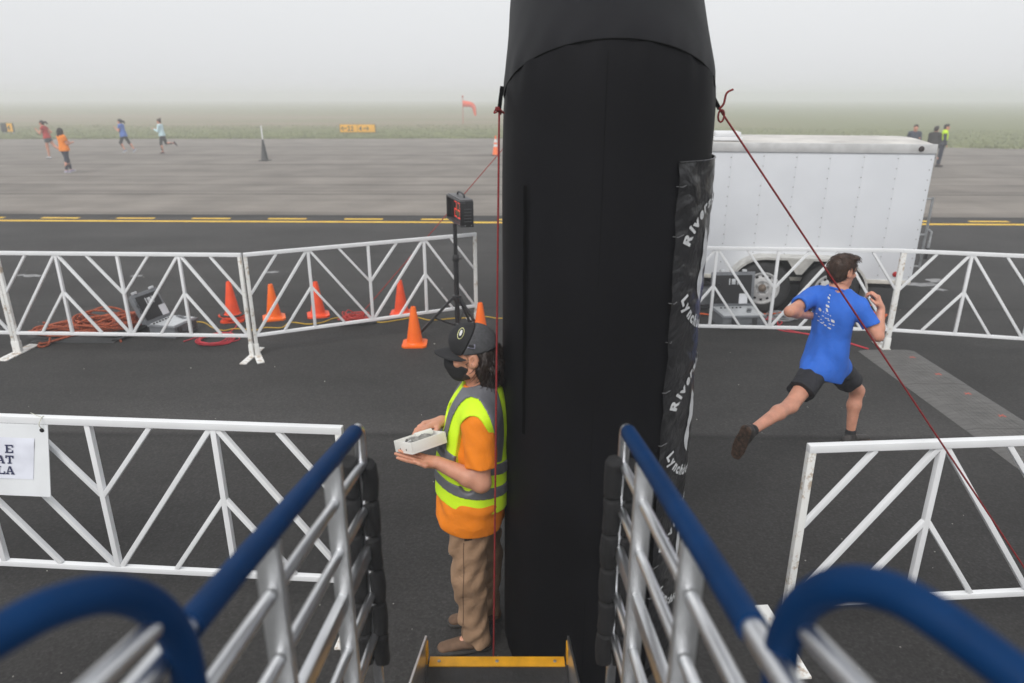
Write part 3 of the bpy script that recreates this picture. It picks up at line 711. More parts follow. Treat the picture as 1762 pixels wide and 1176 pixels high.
m_ = MB(); m_.box(T(TL/2, TW + .012, TZ1 + .01), (TL + .02, .03, .11), frT, .004); part('roof_rail', m_, MATS['roof_trim'], trl)
m_ = MB(); m_.box(T(TL/2, -.006, TZ0 + .015), (TL, .03, .05), frT, .003); part('bottom_rail', m_, M('aged_trim', (.55, .53, .48), .5, var=.2, scale=10), trl)
ROOF = M('roof_sheet', (.56, .54, .51), .5, var=.22, scale=3)
m_ = MB(); nu = 10; V = []
for j in range(nu+1):
    for s_ in (-.005, TL+.005):
        V.append(T(s_, TW*j/nu, TZ1 + .052 + .05*math.sin(math.pi*j/nu)))
m_.add(V, [(2*j, 2*j+1, 2*j+3, 2*j+2) for j in range(nu)]); part('roof', m_, ROOF, trl)
m_ = MB(); m_.box(T(2.42, .35, TZ1 + .10), (.36, .36, .05), frT, .01); vv = part('roof_vent', m_, WHITE, trl)
m_ = MB(); m_.box(T(2.42, .35, TZ1 + .155), (.33, .33, .065), frT, .03); part('vent_lid', m_, WHITE, vv)
m_ = MB(); m_.box(T(TL/2, TW/2, TZ0 - .06), (TL-.1, TW-.35, .10), frT); part('chassis', m_, BLACK_METAL, trl)
for s_, nm in ((.17, 'red'), (.0, 'amber')):
    if nm == 'red':
        m_ = MB(); m_.lathe([(.035, 0), (.03, .014), (.01, .02)], 14, 'y', T(.20, -.012, .55)); part('marker_lamp', m_, M('red_lens', (.35, .01, .015), .2), trl)
m_ = MB(); m_.lathe([(.035, 0), (.03, .012), (.012, .016)], 12, 'y', T(.17, -.028, TZ1 + .01)); part('marker_lamp', m_, M('smoked_lens', (.05, .04, .04), .3), trl)
# wheels
TYRE = M('tyre', (.024, .024, .025), .75, var=.25, scale=20, bump=.2, bscale=80); RIM = M('white_rim', (.52, .52, .52), .4, .1, var=.15, scale=14)
def wheel(s_):
    ctr = T(s_, -.132, .357); o = thing('wheel', (0, 0, 0), '', ''); del o['label']; del o['category']
    o.parent = trl; o.location = tuple(ctr - tb); o.rotation_euler = (0, 0, TY)
    m_ = MB(); m_.lathe([(.20, -.10), (.30, -.105), (.335, -.085), (.355, -.05), (.355, .05), (.335, .085), (.30, .105), (.20, .10), (.20, -.10)], 40, 'y', cap=False); part('tyre', m_, TYRE, o, local=True)
    m_ = MB(); m_.lathe([(.205, .098), (.213, .104), (.198, .106), (.19, .07), (.155, .075), (.13, .088), (.09, .09), (.075, .075), (.0, .075)], 40, 'y', cap=False); part('rim', m_, RIM, o, local=True)
    m_ = MB(); m_.lathe([(.05, .07), (.048, .105), (.03, .115), (0, .115)], 18, 'y', cap=False); part('hub', m_, M('rusty_hub', (.20, .16, .13), .7, .4, .4, 30), o, local=True)
    for k in range(12):
        q = 2*math.pi*k/12; m_ = MB(); m_.lathe([(.018, .0), (.018, .004)], 10, 'y', (.155*math.cos(q), -.0765, .155*math.sin(q))); part('vent_hole', m_, FABRIC_SEAM, o, local=True)
    for k in range(5):
        q = 2*math.pi*k/5 + .3; m_ = MB(); m_.lathe([(.011, .0), (.009, .025)], 8, 'y', (.07*math.cos(q), -.075, .07*math.sin(q))); part('wheel_nut', m_, STEEL, o, local=True)
SW1, SW2 = 1.86, 1.02
wheel(SW1); wheel(SW2)
# twin fender: an arch over each wheel with a flat between
sp = []
for q in np.linspace(R(200), R(85), 16): sp.append((SW1 + (-math.cos(q))*-.43, .36 + .41*math.sin(q)))
prof = []
for q in np.linspace(R(192), R(92), 14): prof.append((SW1 - .44*math.cos(q), .35 + .42*math.sin(q)))
for q in np.linspace(R(88), R(-12), 14): prof.append((SW2 - .44*math.cos(q), .35 + .42*math.sin(q)))
outer = prof; m_ = MB(); V = []
for (s_, z) in outer:
    for d in (-.26, .02): V.append(T(s_, d, z))
inn = [(s_ , z - .012) for s_, z in outer]
for (s_, z) in inn:
    for d in (-.26, .02): V.append(T(s_, d, z))
n_ = len(outer); F = [(2*i, 2*i+1, 2*i+3, 2*i+2) for i in range(n_-1)] + [(2*n_+2*i, 2*n_+2*i+2, 2*n_+2*i+3, 2*n_+2*i+1) for i in range(n_-1)] + [(2*i, 2*i+2, 2*n_+2*i+2, 2*n_+2*i) for i in range(n_-1)]
F += [(0, 2*n_, 2*n_+1, 1), (2*n_-2, 2*n_-1, 4*n_-1, 4*n_-2)]
m_.add(V, F); fd = part('fender', m_, M('fender_metal', (.58, .57, .54), .45, .4, var=.18, scale=9), trl)
m_ = MB(); lipO = [(s_, z - .004) for s_, z in outer]; cs_, cz_ = (SW1+SW2)/2, .35
def shrink(s_, z):
    c0 = SW1 if s_ > SW1 else (SW2 if s_ < SW2 else s_); v = np.array([s_ - c0, z - .35]); return (c0 + v[0]*.94, .35 + v[1]*.94) if not SW2 <= s_ <= SW1 else (s_, .35 + (z-.35)*.94)
V = [T(s_, -.263, z) for s_, z in lipO] + [T(*(lambda a_: (a_[0], -.263, a_[1]))(shrink(s_, z))) for s_, z in lipO]
m_.add(V, [(i, i+1, n_+i+1, n_+i) for i in range(n_-1)]); part('fender_skirt', m_, MATS['fender_metal'], fd)
cm = (SW1+SW2)/2
m_ = MB(); m_.add([T(cm-.16, -.258, .74), T(cm+.16, -.258, .74), T(cm+.035, -.258, .56), T(cm-.035, -.258, .56)], [(0, 1, 2, 3)]); part('fender_web', m_, MATS['fender_metal'], fd)
wl = [(s_, z) for s_, z in [shrink(a_, q_) for a_, q_ in outer] if z > TZ0 - .02]; m_ = MB()      # added dark plate, stands in for the shade inside the fender arch
m_.add([T(s_, -.0135, z) for s_, z in wl] + [T(s_, -.0135, TZ0 - .03) for s_, z in wl], [(i, i+1, len(wl)+i+1, len(wl)+i) for i in range(len(wl)-1)]); part('wheel_arch_shade', m_, BLACK_METAL, trl)
# rear door with its lock bar and lever standing off the end
m_ = MB(); m_.box(T(-.02, TW/2, (TZ0+TZ1)/2), (.03, TW-.12, TZ1-TZ0-.12), frT, .004); dr = part('door', m_, SKIN_W, trl)
m_ = MB(); m_.tube([T(-.12, .10, 1.52), T(-.12, .10, .62)], .016, 10); part('lock_bar', m_, STEEL, dr)
for z in (1.50, 1.05, .64):
    m_ = MB(); m_.box(T(-.075, .10, z), (.10, .024, .02), frT, .003); part('bar_bracket', m_, STEEL, dr)
m_ = MB(); m_.tube([T(-.13, .07, 1.12), T(-.15, .02, 1.10), T(-.14, .0, .98)], .013, 8); m_.bar(T(-.14, 0, .99), T(-.13, 0, .80), .03, .022, up=(0, 1, 0), bev=.005); part('lever_handle', m_, STEEL, dr)
m_ = MB(); m_.tube([T(-.133, -.003, .90), T(-.128, -.003, .76)], .022, 10); part('lever_grip', m_, BLACK_PLASTIC, dr)
for s_ in (3.6, .45):
    m_ = MB(); m_.bar(T(s_, .4, .0), T(s_, .4, .40), .05, .05, up=(1, 0, 0)); m_.box(T(s_, .4, .02), (.16, .16, .03), frT); part('stabiliser_jack', m_, BLACK_METAL, trl)

# ================================================================== TIMING MATS
MX0, MX1 = 3.885, 4.515
mm = thing('timing_mat', (0, 0, 0), 'end timing mat of the strip across the course, beside the barrier foot', 'mat', 'timing mats laid across the course')
mw = MX1 - MX0; ml_ = .985
m_ = MB(); e = .10
V = [(0, 0, .009), (mw, 0, .009), (mw, ml_-.004, .009), (0, ml_-.004, .009), (e, 0, .026), (mw-e, 0, .026), (mw-e, ml_-.004, .026), (e, ml_-.004, .026)]
m_.add(V, [(4, 5, 6, 7), (0, 4, 7, 3), (1, 2, 6, 5), (0, 1, 5, 4), (3, 7, 6, 2), (0, 3, 2, 1)]); part('pad', m_, MAT_RUBBER, mm, local=True)
for k in range(9):
    m_ = MB(); m_.box((e + .03 + k*(mw-2*e-.06)/8, ml_/2, .0265), (.004, ml_ - .02, .0022)); part('rib', m_, MAT_RUBBER, mm, local=True)
RED_MARK = M('red_mark', (.55, .10, .07), .7, var=.4, scale=60)
for y in (.25, .74):
    m_ = MB()
    for (dx, dy, a_, l_) in ((0, 0, .6, .075), (0, 0, 2.4, .05), (.025, -.015, 1.5, .03)):
        m_.box((mw - .16 + dx, y + dy, .0282), (l_, .009, .001), np.array([[math.cos(a_), -math.sin(a_), 0], [math.sin(a_), math.cos(a_), 0], [0, 0, 1]]))
    part('red_stamp', m_, RED_MARK, mm, local=True)
mm.location = (MX0, 7.36 - ml_, 0)
for k in range(1, 6):
    dup(mm, (MX0 + .004*math.sin(k*5), 7.36 - (k+1)*(ml_+.002), 0), .006*math.sin(k*3), ['', 'second', 'third', 'fourth', 'fifth', 'sixth'][k] + ' timing mat from the barrier foot in the strip across the course')

# ================================================================== TRAFFIC CONES
def make_cone(label, mat, h=.46, base=.28):
    t = thing('traffic_cone', (0, 0, 0), label, 'cone', 'small orange cones around the timing gear')
    m_ = MB(); pts = []; hb = base/2; c = .035
    pts = [(-hb+c, -hb), (hb-c, -hb), (hb, -hb+c), (hb, hb-c), (hb-c, hb), (-hb+c, hb), (-hb, hb-c), (-hb, -hb+c)]
    m_.poly(pts, .008, .030); part('base', m_, mat, t, local=True)
    m_ = MB(); m_.lathe([(.108, .028), (.104, .040), (.092, .050), (.030, h-.012), (.026, h), (.018, h+.002), (.016, h-.02)], 28, cap=False); part('cone_body', m_, mat, t, local=True)
    return t
c1 = make_cone('bright orange cone standing alone in front of the barrier near the tripod', CONE_ORANGE)
cone_b = make_cone('faded red-orange cone behind the barrier, between its uprights', CONE_RED)
p = G(714, 594); c1.location = (*p[:2], 0); c1.rotation_euler = (0, 0, .05)
p = G(472, 549); dup(c1, (*p[:2], 0), .35, 'bright orange cone behind the barrier next to the stacked cones')
p = G(831, 556); dup(c1, (p[0], 7.75, 0), .1, 'bright orange cone half hidden behind the cap of the man in the vest')
p = G(548, 544); cone_b.location = (*p[:2], 0); cone_b.rotation_euler = (0, 0, .3); cone_b['label'] = 'faded red cone behind the barrier beside the red cable tangle'
p = G(691, 541); dup(cone_b, (*p[:2], 0), .02, 'faded red cone behind the barrier, alone between the cable tangle and the tripod')
p = G(402, 552); cs1 = dup(cone_b, (*p[:2], 0), .2, 'faded red cone at the bottom of the two stacked by the barrier joint')
cs2 = dup(cone_b, (p[0], p[1], .055), .9, 'faded red cone on top of the two stacked by the barrier joint')
m_ = MB(); m_.lathe([(.115, .082), (.150, .082), (.155, .096), (.115, .10), (.115, .082)], 28, cap=False); col_ = part('weight_ring', m_.xf(lambda q: q + np.array([p[0], p[1], 0])), RUBBER, None)
tag(col_, 'black rubber weight ring pushed over the stacked cones', 'ring')
# tall cones far out on the old paving
def tall_cone(px, py, label, mat, stripes):
    p = G(px, py); t = thing('traffic_cone', (p[0], p[1], 0), label, 'cone'); h = .93
    m_ = MB(); m_.box((0, 0, .026), (.44, .44, .035), bev=.01); part('base', m_, BLACK_PLASTIC, t, local=True)
    m_ = MB(); m_.lathe([(.165, .04), (.155, .06), (.035, h), (.02, h+.005)], 24); part('cone_body', m_, mat, t, local=True)
    for z0, z1 in stripes:
        f_ = lambda z: .155 + (.035-.155)*(z-.06)/(h-.06) + .003
        m_ = MB(); m_.lathe([(f_(z0), z0), (f_(z1), z1)], 24, cap=False); part('reflective_collar', m_, WHITE, t, local=True)
    return t, p
tall_cone(853, 268, 'tall orange cone with two white collars out on the old paving', CONE_ORANGE, ((.42, .54), (.62, .78)))
t, p = tall_cone(456, 277, 'black cone with a white marker post in its top out on the old paving', M('black_cone', (.03, .032, .033), .6), ())
m_ = MB(); m_.tube([(0, 0, .85), (0, 0, 1.52)], [.03, .028], 10); part('marker_post', m_, WHITE, t, local=True)

# ================================================================== RACE CLOCK ON A TRIPOD
CX, CY = J(784, 7.95, 1.0)[0], 7.95
tp = thing('tripod_stand', (CX, CY, 0), 'black tripod stand carrying the race clock in front of the barrier', 'tripod')
m_ = MB(); m_.tube([(CX, CY, .05), (CX, CY, .95)], .030, 14); part('lower_pole', m_, BLACK_METAL, tp, smooth=50)
m_ = MB(); m_.tube([(CX, CY, .93), (CX, CY, 1.34)], .024, 14); part('upper_pole', m_, BLACK_METAL, tp, smooth=50)
m_ = MB(); m_.lathe([(.036, .90), (.04, .91), (.04, .97), (.034, .98)], 14, c=(CX, CY, 0)); m_.tube([(CX, CY, .94), (CX + .075, CY - .02, .94)], .012, 8); part('clamp', m_, BLACK_PLASTIC, tp)
m_ = MB(); m_.lathe([(.05, .44), (.055, .455), (.055, .49), (.04, .50)], 14, c=(CX, CY, 0)); part('leg_collar', m_, BLACK_PLASTIC, tp)
m_ = MB(); m_.lathe([(.042, .10), (.045, .11), (.045, .15), (.038, .16)], 14, c=(CX, CY, 0)); part('brace_collar', m_, BLACK_PLASTIC, tp)
for q in (R(196), R(318), R(77)):
    e = np.array([math.cos(q), math.sin(q), 0]); c0 = np.array([CX, CY, 0])
    m_ = MB(); m_.bar(c0 + e*.05 + up3*.465, c0 + e*.50 + up3*.022, .026, .030, bev=.004); lg = part('leg', m_, BLACK_METAL, tp)
    m_ = MB(); m_.bar(c0 + e*.04 + up3*.13, c0 + e*.27 + up3*.235, .014, .022, bev=.003); part('brace', m_, BLACK_METAL, lg)
    m_ = MB(); m_.box(c0 + e*.50 + up3*.020, (.045, .04, .03), bev=.008); part('rubber_foot', m_, RUBBER, lg)
ck = thing('race_clock', (CX, CY, 1.32), 'black race clock with red dot digits on the tripod', 'clock')
LA = unit(np.array([-.31, .95, 0])); NA = np.array([-LA[1], LA[0], 0]); NA = NA if NA[0] < 0 else -NA     # long axis runs away from the stairs, display looks left
frC = np.stack([LA, NA, up3], 1); c0 = np.array([CX + .045, CY + .16, 1.47]); CLn, CD, CHh = .68, .155, .29
def ckp(a_, n_, z): return c0 + LA*a_ + NA*n_ + up3*z
m_ = MB(); m_.box(ckp(0, -.03, 0), (CLn, CD-.06, CHh), frC, .005); part('housing', m_, BLACK_METAL, ck)
for z in (-CHh/2 + .011, CHh/2 - .011):
    m_ = MB(); m_.box(ckp(0, .045, z), (CLn, .062, .020), frC, .003); part('bezel', m_, M('clock_grey', (.05, .05, .055), .4), ck)
for a_ in (-CLn/2 + .009, CLn/2 - .009):
    m_ = MB(); m_.box(ckp(a_, .045, 0), (.018, .062, CHh - .044), frC, .003); part('bezel', m_, BLACK_METAL, ck)
m_ = MB(); m_.box(ckp(0, .018, 0), (CLn-.04, .006, CHh-.05), frC); dp = part('display', m_, M('display_glass', (.03, .022, .022), .12), ck)
m_ = MB(); m_.box(ckp(.0, -.01, CHh/2 + .006), (CLn*.92, CD*.9, .012), frC, .004); part('top_cover', m_, M('clock_top', (.10, .10, .105), .5), ck)
m_ = MB(); m_.tube(catmull([ckp(-.16, -.02, CHh/2 + .008), ckp(-.13, -.02, CHh/2 + .045), ckp(0, -.02, CHh/2 + .055), ckp(.13, -.02, CHh/2 + .045), ckp(.16, -.02, CHh/2 + .008)], 5), .011, 8); part('carry_handle', m_, BLACK_PLASTIC, ck)
for k in range(5):
    m_ = MB(); m_.box(ckp(-CLn/2 - .004, -.01, .055 - k*.034), (.012, .085, .012), frC, .003); part('vent_slat', m_, M('vent_grey', (.055, .055, .06), .5), ck)
for n_ in (-.05, .02):
    m_ = MB(); m_.lathe([(.006, 0), (.004, .004)], 8, 'y', ckp(-CLn/2 - .001, n_, -CHh/2 + .02)); part('screw', m_, STEEL, ck)
SEG = {'2': 'abged', '8': 'abcdefg', '0': 'abcdef', '3': 'abgcd', '6': 'afgedc', '1': 'bc'}
LED = M('led_red', (.9, .06, .04), .4, emit=.55)
for di, (dg_, off) in enumerate((('2', .10), ('3', -.06), ('8', -.20))):
    m_ = MB(); hw, hh = .045, .085
    ends = {'a': ((-hw, hh), (hw, hh)), 'b': ((hw, hh), (hw, 0)), 'c': ((hw, 0), (hw, -hh)), 'd': ((-hw, -hh), (hw, -hh)), 'e': ((-hw, -hh), (-hw, 0)), 'f': ((-hw, 0), (-hw, hh)), 'g': ((-hw, 0), (hw, 0))}
    for s_ in SEG[dg_]:
        (xa, za), (xb, zb) = ends[s_]
        for k in range(6):
            t_ = k/5; x = xa + (xb-xa)*t_; z = za + (zb-za)*t_
            m_.box(ckp(off + x*(-1) if False else off - x, .0225, z), (.0105, .003, .0105), frC)
    part('digit', m_, LED, dp)

# ================================================================== EQUIPMENT CASES
CASE = M('grey_case', (.17, .18, .195), .5, var=.1, scale=20, bump=.1, bscale=90); PANEL = M('brushed_panel', (.60, .62, .64), .4, .3, var=.08, scale=20); FOAMG = M('charcoal_foam', (.022, .022, .024), .85, bump=.4, bscale=150)
def make_case(label, loc, rz, lid_deg, w_=.54, d_=.42, h_=.17, hl=.075, closed=False):
    t = thing('equipment_case', loc, label, 'case', None, rz)
    m_ = MB(); m_.box((0, 0, .008 + h_/2), (w_, d_, h_), bev=.022); ba_ = part('base_shell', m_, CASE, t, local=True)
    m_ = MB(); m_.box((0, 0, h_ - .005), (w_+.022, d_+.022, .026), bev=.008); part('rim', m_, CASE, ba_, local=True)
    for x in (-.13, .13):
        m_ = MB(); m_.box((x, -d_/2 - .012, h_ - .055), (.055, .02, .10), bev=.005); part('latch', m_, M('case_black', (.05, .05, .055), .45), ba_, local=True)
    m_ = MB(); m_.tube(catmull([(-.09, -d_/2, .075), (-.085, -d_/2 - .03, .07), (0, -d_/2 - .034, .068), (.085, -d_/2 - .03, .07), (.09, -d_/2, .075)], 4), .012, 8); part('handle', m_, MATS['case_black'], ba_, local=True)
    for k in range(3):
        for x in (-w_/2 + .07 + k*.03, w_/2 - .07 - k*.03):
            m_ = MB(); m_.box((x, -d_/2 - .003, .07), (.012, .012, .10), bev=.003); part('moulded_rib', m_, CASE, ba_, local=True)
    if not closed:
        m_ = MB(); m_.box((0, 0, h_ + .0135), (w_-.03, d_-.03, .010), bev=.003); pn = part('control_panel', m_, PANEL, t, local=True)
        for k in range(6):
            m_ = MB(); m_.lathe([(.012, 0), (.012, .012), (.004, .014)], 10, 'z', (-.18 + k*.05, .11, h_ + .018)); part('connector', m_, BLACK_PLASTIC, pn, local=True)
        for k in range(3):
            m_ = MB(); m_.box((.13 + .03*k - .03, -.08 + .06*k, h_ + .022), (.045, .05, .012), bev=.003); part('switch_plate', m_, MATS['case_black'] if k % 2 else CASE, pn, local=True)
    a_ = R(lid_deg); Rl = np.array([[1, 0, 0], [0, math.cos(a_), -math.sin(a_)], [0, math.sin(a_), math.cos(a_)]])
    hp = np.array([0, d_/2 + .012, h_ + .008])
    def lf(q): return hp + Rl @ q
    m_ = MB(); m_.box((0, -d_/2 - .01, hl/2 + .004), (w_, d_, hl), bev=.022); m_.xf(lf); ld = part('lid', m_, CASE, t, local=True)
    m_ = MB(); m_.box((0, -d_/2 - .01, .012), (w_+.022, d_+.022, .022), bev=.008); m_.xf(lf); part('lid_rim', m_, CASE, ld, local=True)
    if not closed:
        m_ = MB(); m_.box((0, -d_/2 - .01, -.003), (w_-.06, d_-.06, .012), bev=.003); m_.xf(lf); part('lid_foam', m_, FOAMG, ld, local=True)
        m_ = MB(); m_.box((.14, -.10, -.011), (.11, .13, .003)); m_.xf(lf); part('instruction_label', m_, M('label_paper', (.62, .63, .66), .6), ld, local=True)
        m_ = MB(); m_.box((.0, -d_ + .10, -.014), (.05, .07, .012), bev=.004); m_.box((-.05, -d_ + .10, -.012), (.014, .08, .006)); m_.box((.055, -d_ + .10, -.012), (.014, .08, .006)); m_.xf(lf); part('lid_pocket', m_, PANEL, ld, local=True)
        for x in (-.14, .14):
            m_ = MB(); m_.box((x, -d_ - .035, .01), (.05, .03, .045), bev=.006); m_.xf(lf); part('latch', m_, PANEL, ld, local=True)
        m_ = MB(); m_.tube([lf(np.array([-.19, -.30 + .02*k, -.012 - .004*(k % 2)])) + np.array([.03*math.sin(k*1.6), 0, 0]) for k in range(12)], .006, 6); part('coiled_lead', m_, BLACK_PLASTIC, ld, local=True)
    return t
p = G(297, 577); make_case('open grey equipment case with white control panel beside the orange rope heap', (p[0], p[1]+.06, 0), R(76), -113, .40, .36, .15)
p = G(1270, 562); c2_ = make_case('open grey equipment case with charcoal lid foam in front of the trailer wheel', (p[0], p[1]+.06, 0), R(4), -96)
p = G(1205, 527); make_case('closed grey equipment case half hidden behind the arch leg', (p[0], p[1]+.05, 0), R(6), 0, .50, .40, closed=True)

# ================================================================== CABLES, ROPES, RUBBER SHEETS
def cable(name, pts, r, mat, label, cat='cable'):
    m_ = MB(); m_.tube(catmull(pts, 6), r, 7); o = part(name, m_, mat, None, smooth=60); return tag(o, label, cat)
CAB_Y = M('yellow_cable', lin(205, 165, 40), .5, var=.15); CAB_R = M('red_cable', lin(196, 48, 62), .45, var=.15); CAB_O = M('orange_cable', lin(230, 96, 30), .5); CAB_G = M('grey_cable', (.32, .33, .34), .5); CAB_RED = M('thin_red_cable', lin(190, 50, 40), .5)
g_ = lambda *ps: [G(x, y)*np.array([1, 1, 0]) + np.array([0, 0, .015]) for x, y in ps]
cable('yellow_cable', g_((322, 556), (350, 557), (366, 566), (385, 571), (405, 568), (440, 570), (456, 566), (485, 566), (500, 557), (530, 560), (555, 557), (575, 550), (600, 548), (632, 552), (655, 557), (690, 552), (715, 548), (740, 553), (780, 550), (810, 549), (835, 547), (860, 550), (900, 547)), .007, CAB_Y, 'thin yellow cable trailing behind the barrier from case to cones')
def coil(name, centre, rx, ry, turns, r, mat, label, rot=0, seed=1, tails=(), cat='cable', jit=.12, zs=.012):
    rr = np.random.default_rng(seed); pts = []
    for i in range(turns*12):
        q = 2*math.pi*i/12; k = i//12; jx, jy = rr.normal(0, jit, 2) if i % 12 == 0 else (jx*.96, jy*.96)
        x = rx*(1 + jx + .06*math.sin(q*3 + k))*math.cos(q) + .25*jit*rx*math.sin(k*2.1); y = ry*(1 + jy)*math.sin(q) + .25*jit*ry*math.cos(k*1.7)
        pts.append(np.array([centre[0] + x*math.cos(rot) - y*math.sin(rot), centre[1] + x*math.sin(rot) + y*math.cos(rot), centre[2] + .012 + zs*k/turns*4*(.5 + .5*math.sin(q*2 + k)) + zs*.6*k/turns]))
    pts += list(tails); m_ = MB(); m_.tube(catmull(pts, 3), r, 7); o = part(name, m_, mat, None, smooth=60); return tag(o, label, cat)
coil('cable_coil', G(372, 588) + np.array([0, 0, .004]), .21, .17, 9, .0065, CAB_R, 'coil of red cable on the tarmac by the barrier foot', seed=4, tails=g_((395, 575), (408, 562), (400, 552), (390, 558)))
cable('red_lead', g_((316, 590), (326, 587), (340, 582), (352, 580)), .006, CAB_R, 'short red lead running from the cable coil')
# rubber sheets under the ropes
sh = thing('rubber_sheet_stack', G(120, 580)*np.array([1, 1, 0]), 'stack of black rubber sheets under the orange rope heap', 'mats')
for k in range(4):
    a0 = G(52 - 2*k + (k % 2)*8, 592 - k); a1 = G(196 + 6*k - (k % 2)*9, 592 - k); dd = .62; N = 12; V = []
    for j in (0, 1):
        for i in range(N+1):
            t_ = i/N; q = a0*(1-t_) + a1*t_; z = .010 + k*.016 + (.018*math.sin(math.pi*t_*1.3 + k)*(1 if k > 1 else .1) if j == 0 else 0)
            V.append((q[0] + .10*j, q[1] + dd*j, max(.010 + k*.014, z)))
    V2 = [(x, y, z + .011) for x, y, z in V]; n_ = N+1; m_ = MB()
    F = [(i, n_+i, n_+i+1, i+1) for i in range(N)] + [(2*n_+i, 2*n_+i+1, 3*n_+i+1, 3*n_+i) for i in range(N)] + [(i, i+1, 2*n_+i+1, 2*n_+i) for i in range(N)] + [(n_+i, 3*n_+i, 3*n_+i+1, n_+i+1) for i in range(N)]
    F += [(0, 2*n_, 3*n_, n_), (N, n_+N, 3*n_+N, 2*n_+N)]
    m_.add(V + V2, F); part('rubber_sheet', m_, M('rubber_sheet', (.075, .077, .080), .55, var=.2, scale=6, bump=.2, bscale=40), sh)
ROPE_O = M('orange_rope', lin(164, 80, 50), .8, var=.75, scale=75)
coil('rope_coil', G(128, 574, .07) + np.array([0, .08, 0]), .40, .16, 8, .0125, ROPE_O, 'looped heap of orange rope on the left of the rubber sheets', rot=R(16), seed=11, tails=[G(82, 590, .03), G(70, 590, .02), G(66, 596, .02), G(74, 597, .02), G(84, 592, .03), G(86, 582, .07)], cat='rope', jit=.22, zs=.035)
coil('rope_coil', G(178, 567, .08) + np.array([0, .06, 0]), .38, .20, 12, .0125, ROPE_O, 'larger looped heap of orange rope nearer the open grey case', rot=R(20), seed=23, tails=[G(205, 555, .1), G(224, 552, .02), G(226, 556, .02), G(212, 562, .03), G(206, 574, .03), G(208, 588, .02)], cat='rope', jit=.25, zs=.045)
# small heap of black connectors beside the ropes
for k, (px, py) in enumerate([(212, 570), (222, 566), (232, 562)]):
    p = G(px, py); t = thing('cable_plug', p, ['black cable plug lying by the rope heap', 'black cable plug between the rope heap and the open case', 'black cable plug beside the lid of the open case'][k], 'plug', 'cable plugs'); a_ = .4 + k
    m_ = MB(); d = np.array([math.cos(a_), math.sin(a_), 0]); q = p + np.array([0, 0, .034]); m_.tube([q - d*.06, q - d*.02, q + d*.03, q + d*.05], [.012, .026, .026, .02], 10); part('plug_shell', m_, BLACK_PLASTIC, t)
    m_ = MB(); m_.tube(catmull([q - d*.05, q - d*.12 + np.array([.02, 0, -.01]), q - d*.18 + np.array([.0, .06, -.02]), q + np.array([-.1, .12, -.022])], 5), .009, 7); part('lead', m_, BLACK_PLASTIC, t)
# black pad with a tangle of thin red cable
p0, p1 = G(590, 561), G(640, 548); m_ = MB(); m_.box(((p0[0]+p1[0])/2, (p0[1]+p1[1])/2, .022), (.46, .34, .025), np.array([[.97, -.24, 0], [.24, .97, 0], [0, 0, 1]]), .006)
tag(part('rubber_pad', m_, RUBBER, None), 'black rubber pad under the red cable tangle between two cones', 'mat')
coil('cable_tangle', G(612, 553, .03), .13, .10, 10, .006, CAB_RED, 'tangle of thin red cable on the black pad', seed=31, jit=.4, zs=.03)
# leads around the right-hand case
cable('orange_cable', g_((1150, 540), (1205, 542), (1240, 546), (1275, 545), (1300, 543), (1330, 542), (1360, 538), (1400, 536)), .010, CAB_O, 'orange extension cable passing behind the open case at the trailer')
for k, (ps, lb) in enumerate([([(1298, 552), (1320, 548), (1345, 556), (1336, 566), (1350, 572), (1400, 578), (1440, 586), (1494, 603)], 'red cable leading from the open case to the timing mat end'), ([(1298, 555), (1315, 552), (1335, 552), (1340, 563), (1360, 571), (1405, 581), (1445, 589), (1490, 602)], 'second red cable twisted beside the first towards the timing mat')]):
    cable('red_cable', g_(*ps), .008, CAB_R, lb)
coil('cable_coil', G(1345, 549), .17, .15, 6, .005, CAB_G, 'loose coil of grey cable beside the open case at the trailer', seed=8, jit=.3, tails=g_((1330, 540), (1315, 528), (1306, 522)))
coil('cable_coil', G(1500, 548), .14, .12, 7, .009, CAB_O, 'small coil of orange cable behind the barrier by the runner', seed=9, jit=.3, zs=.03)

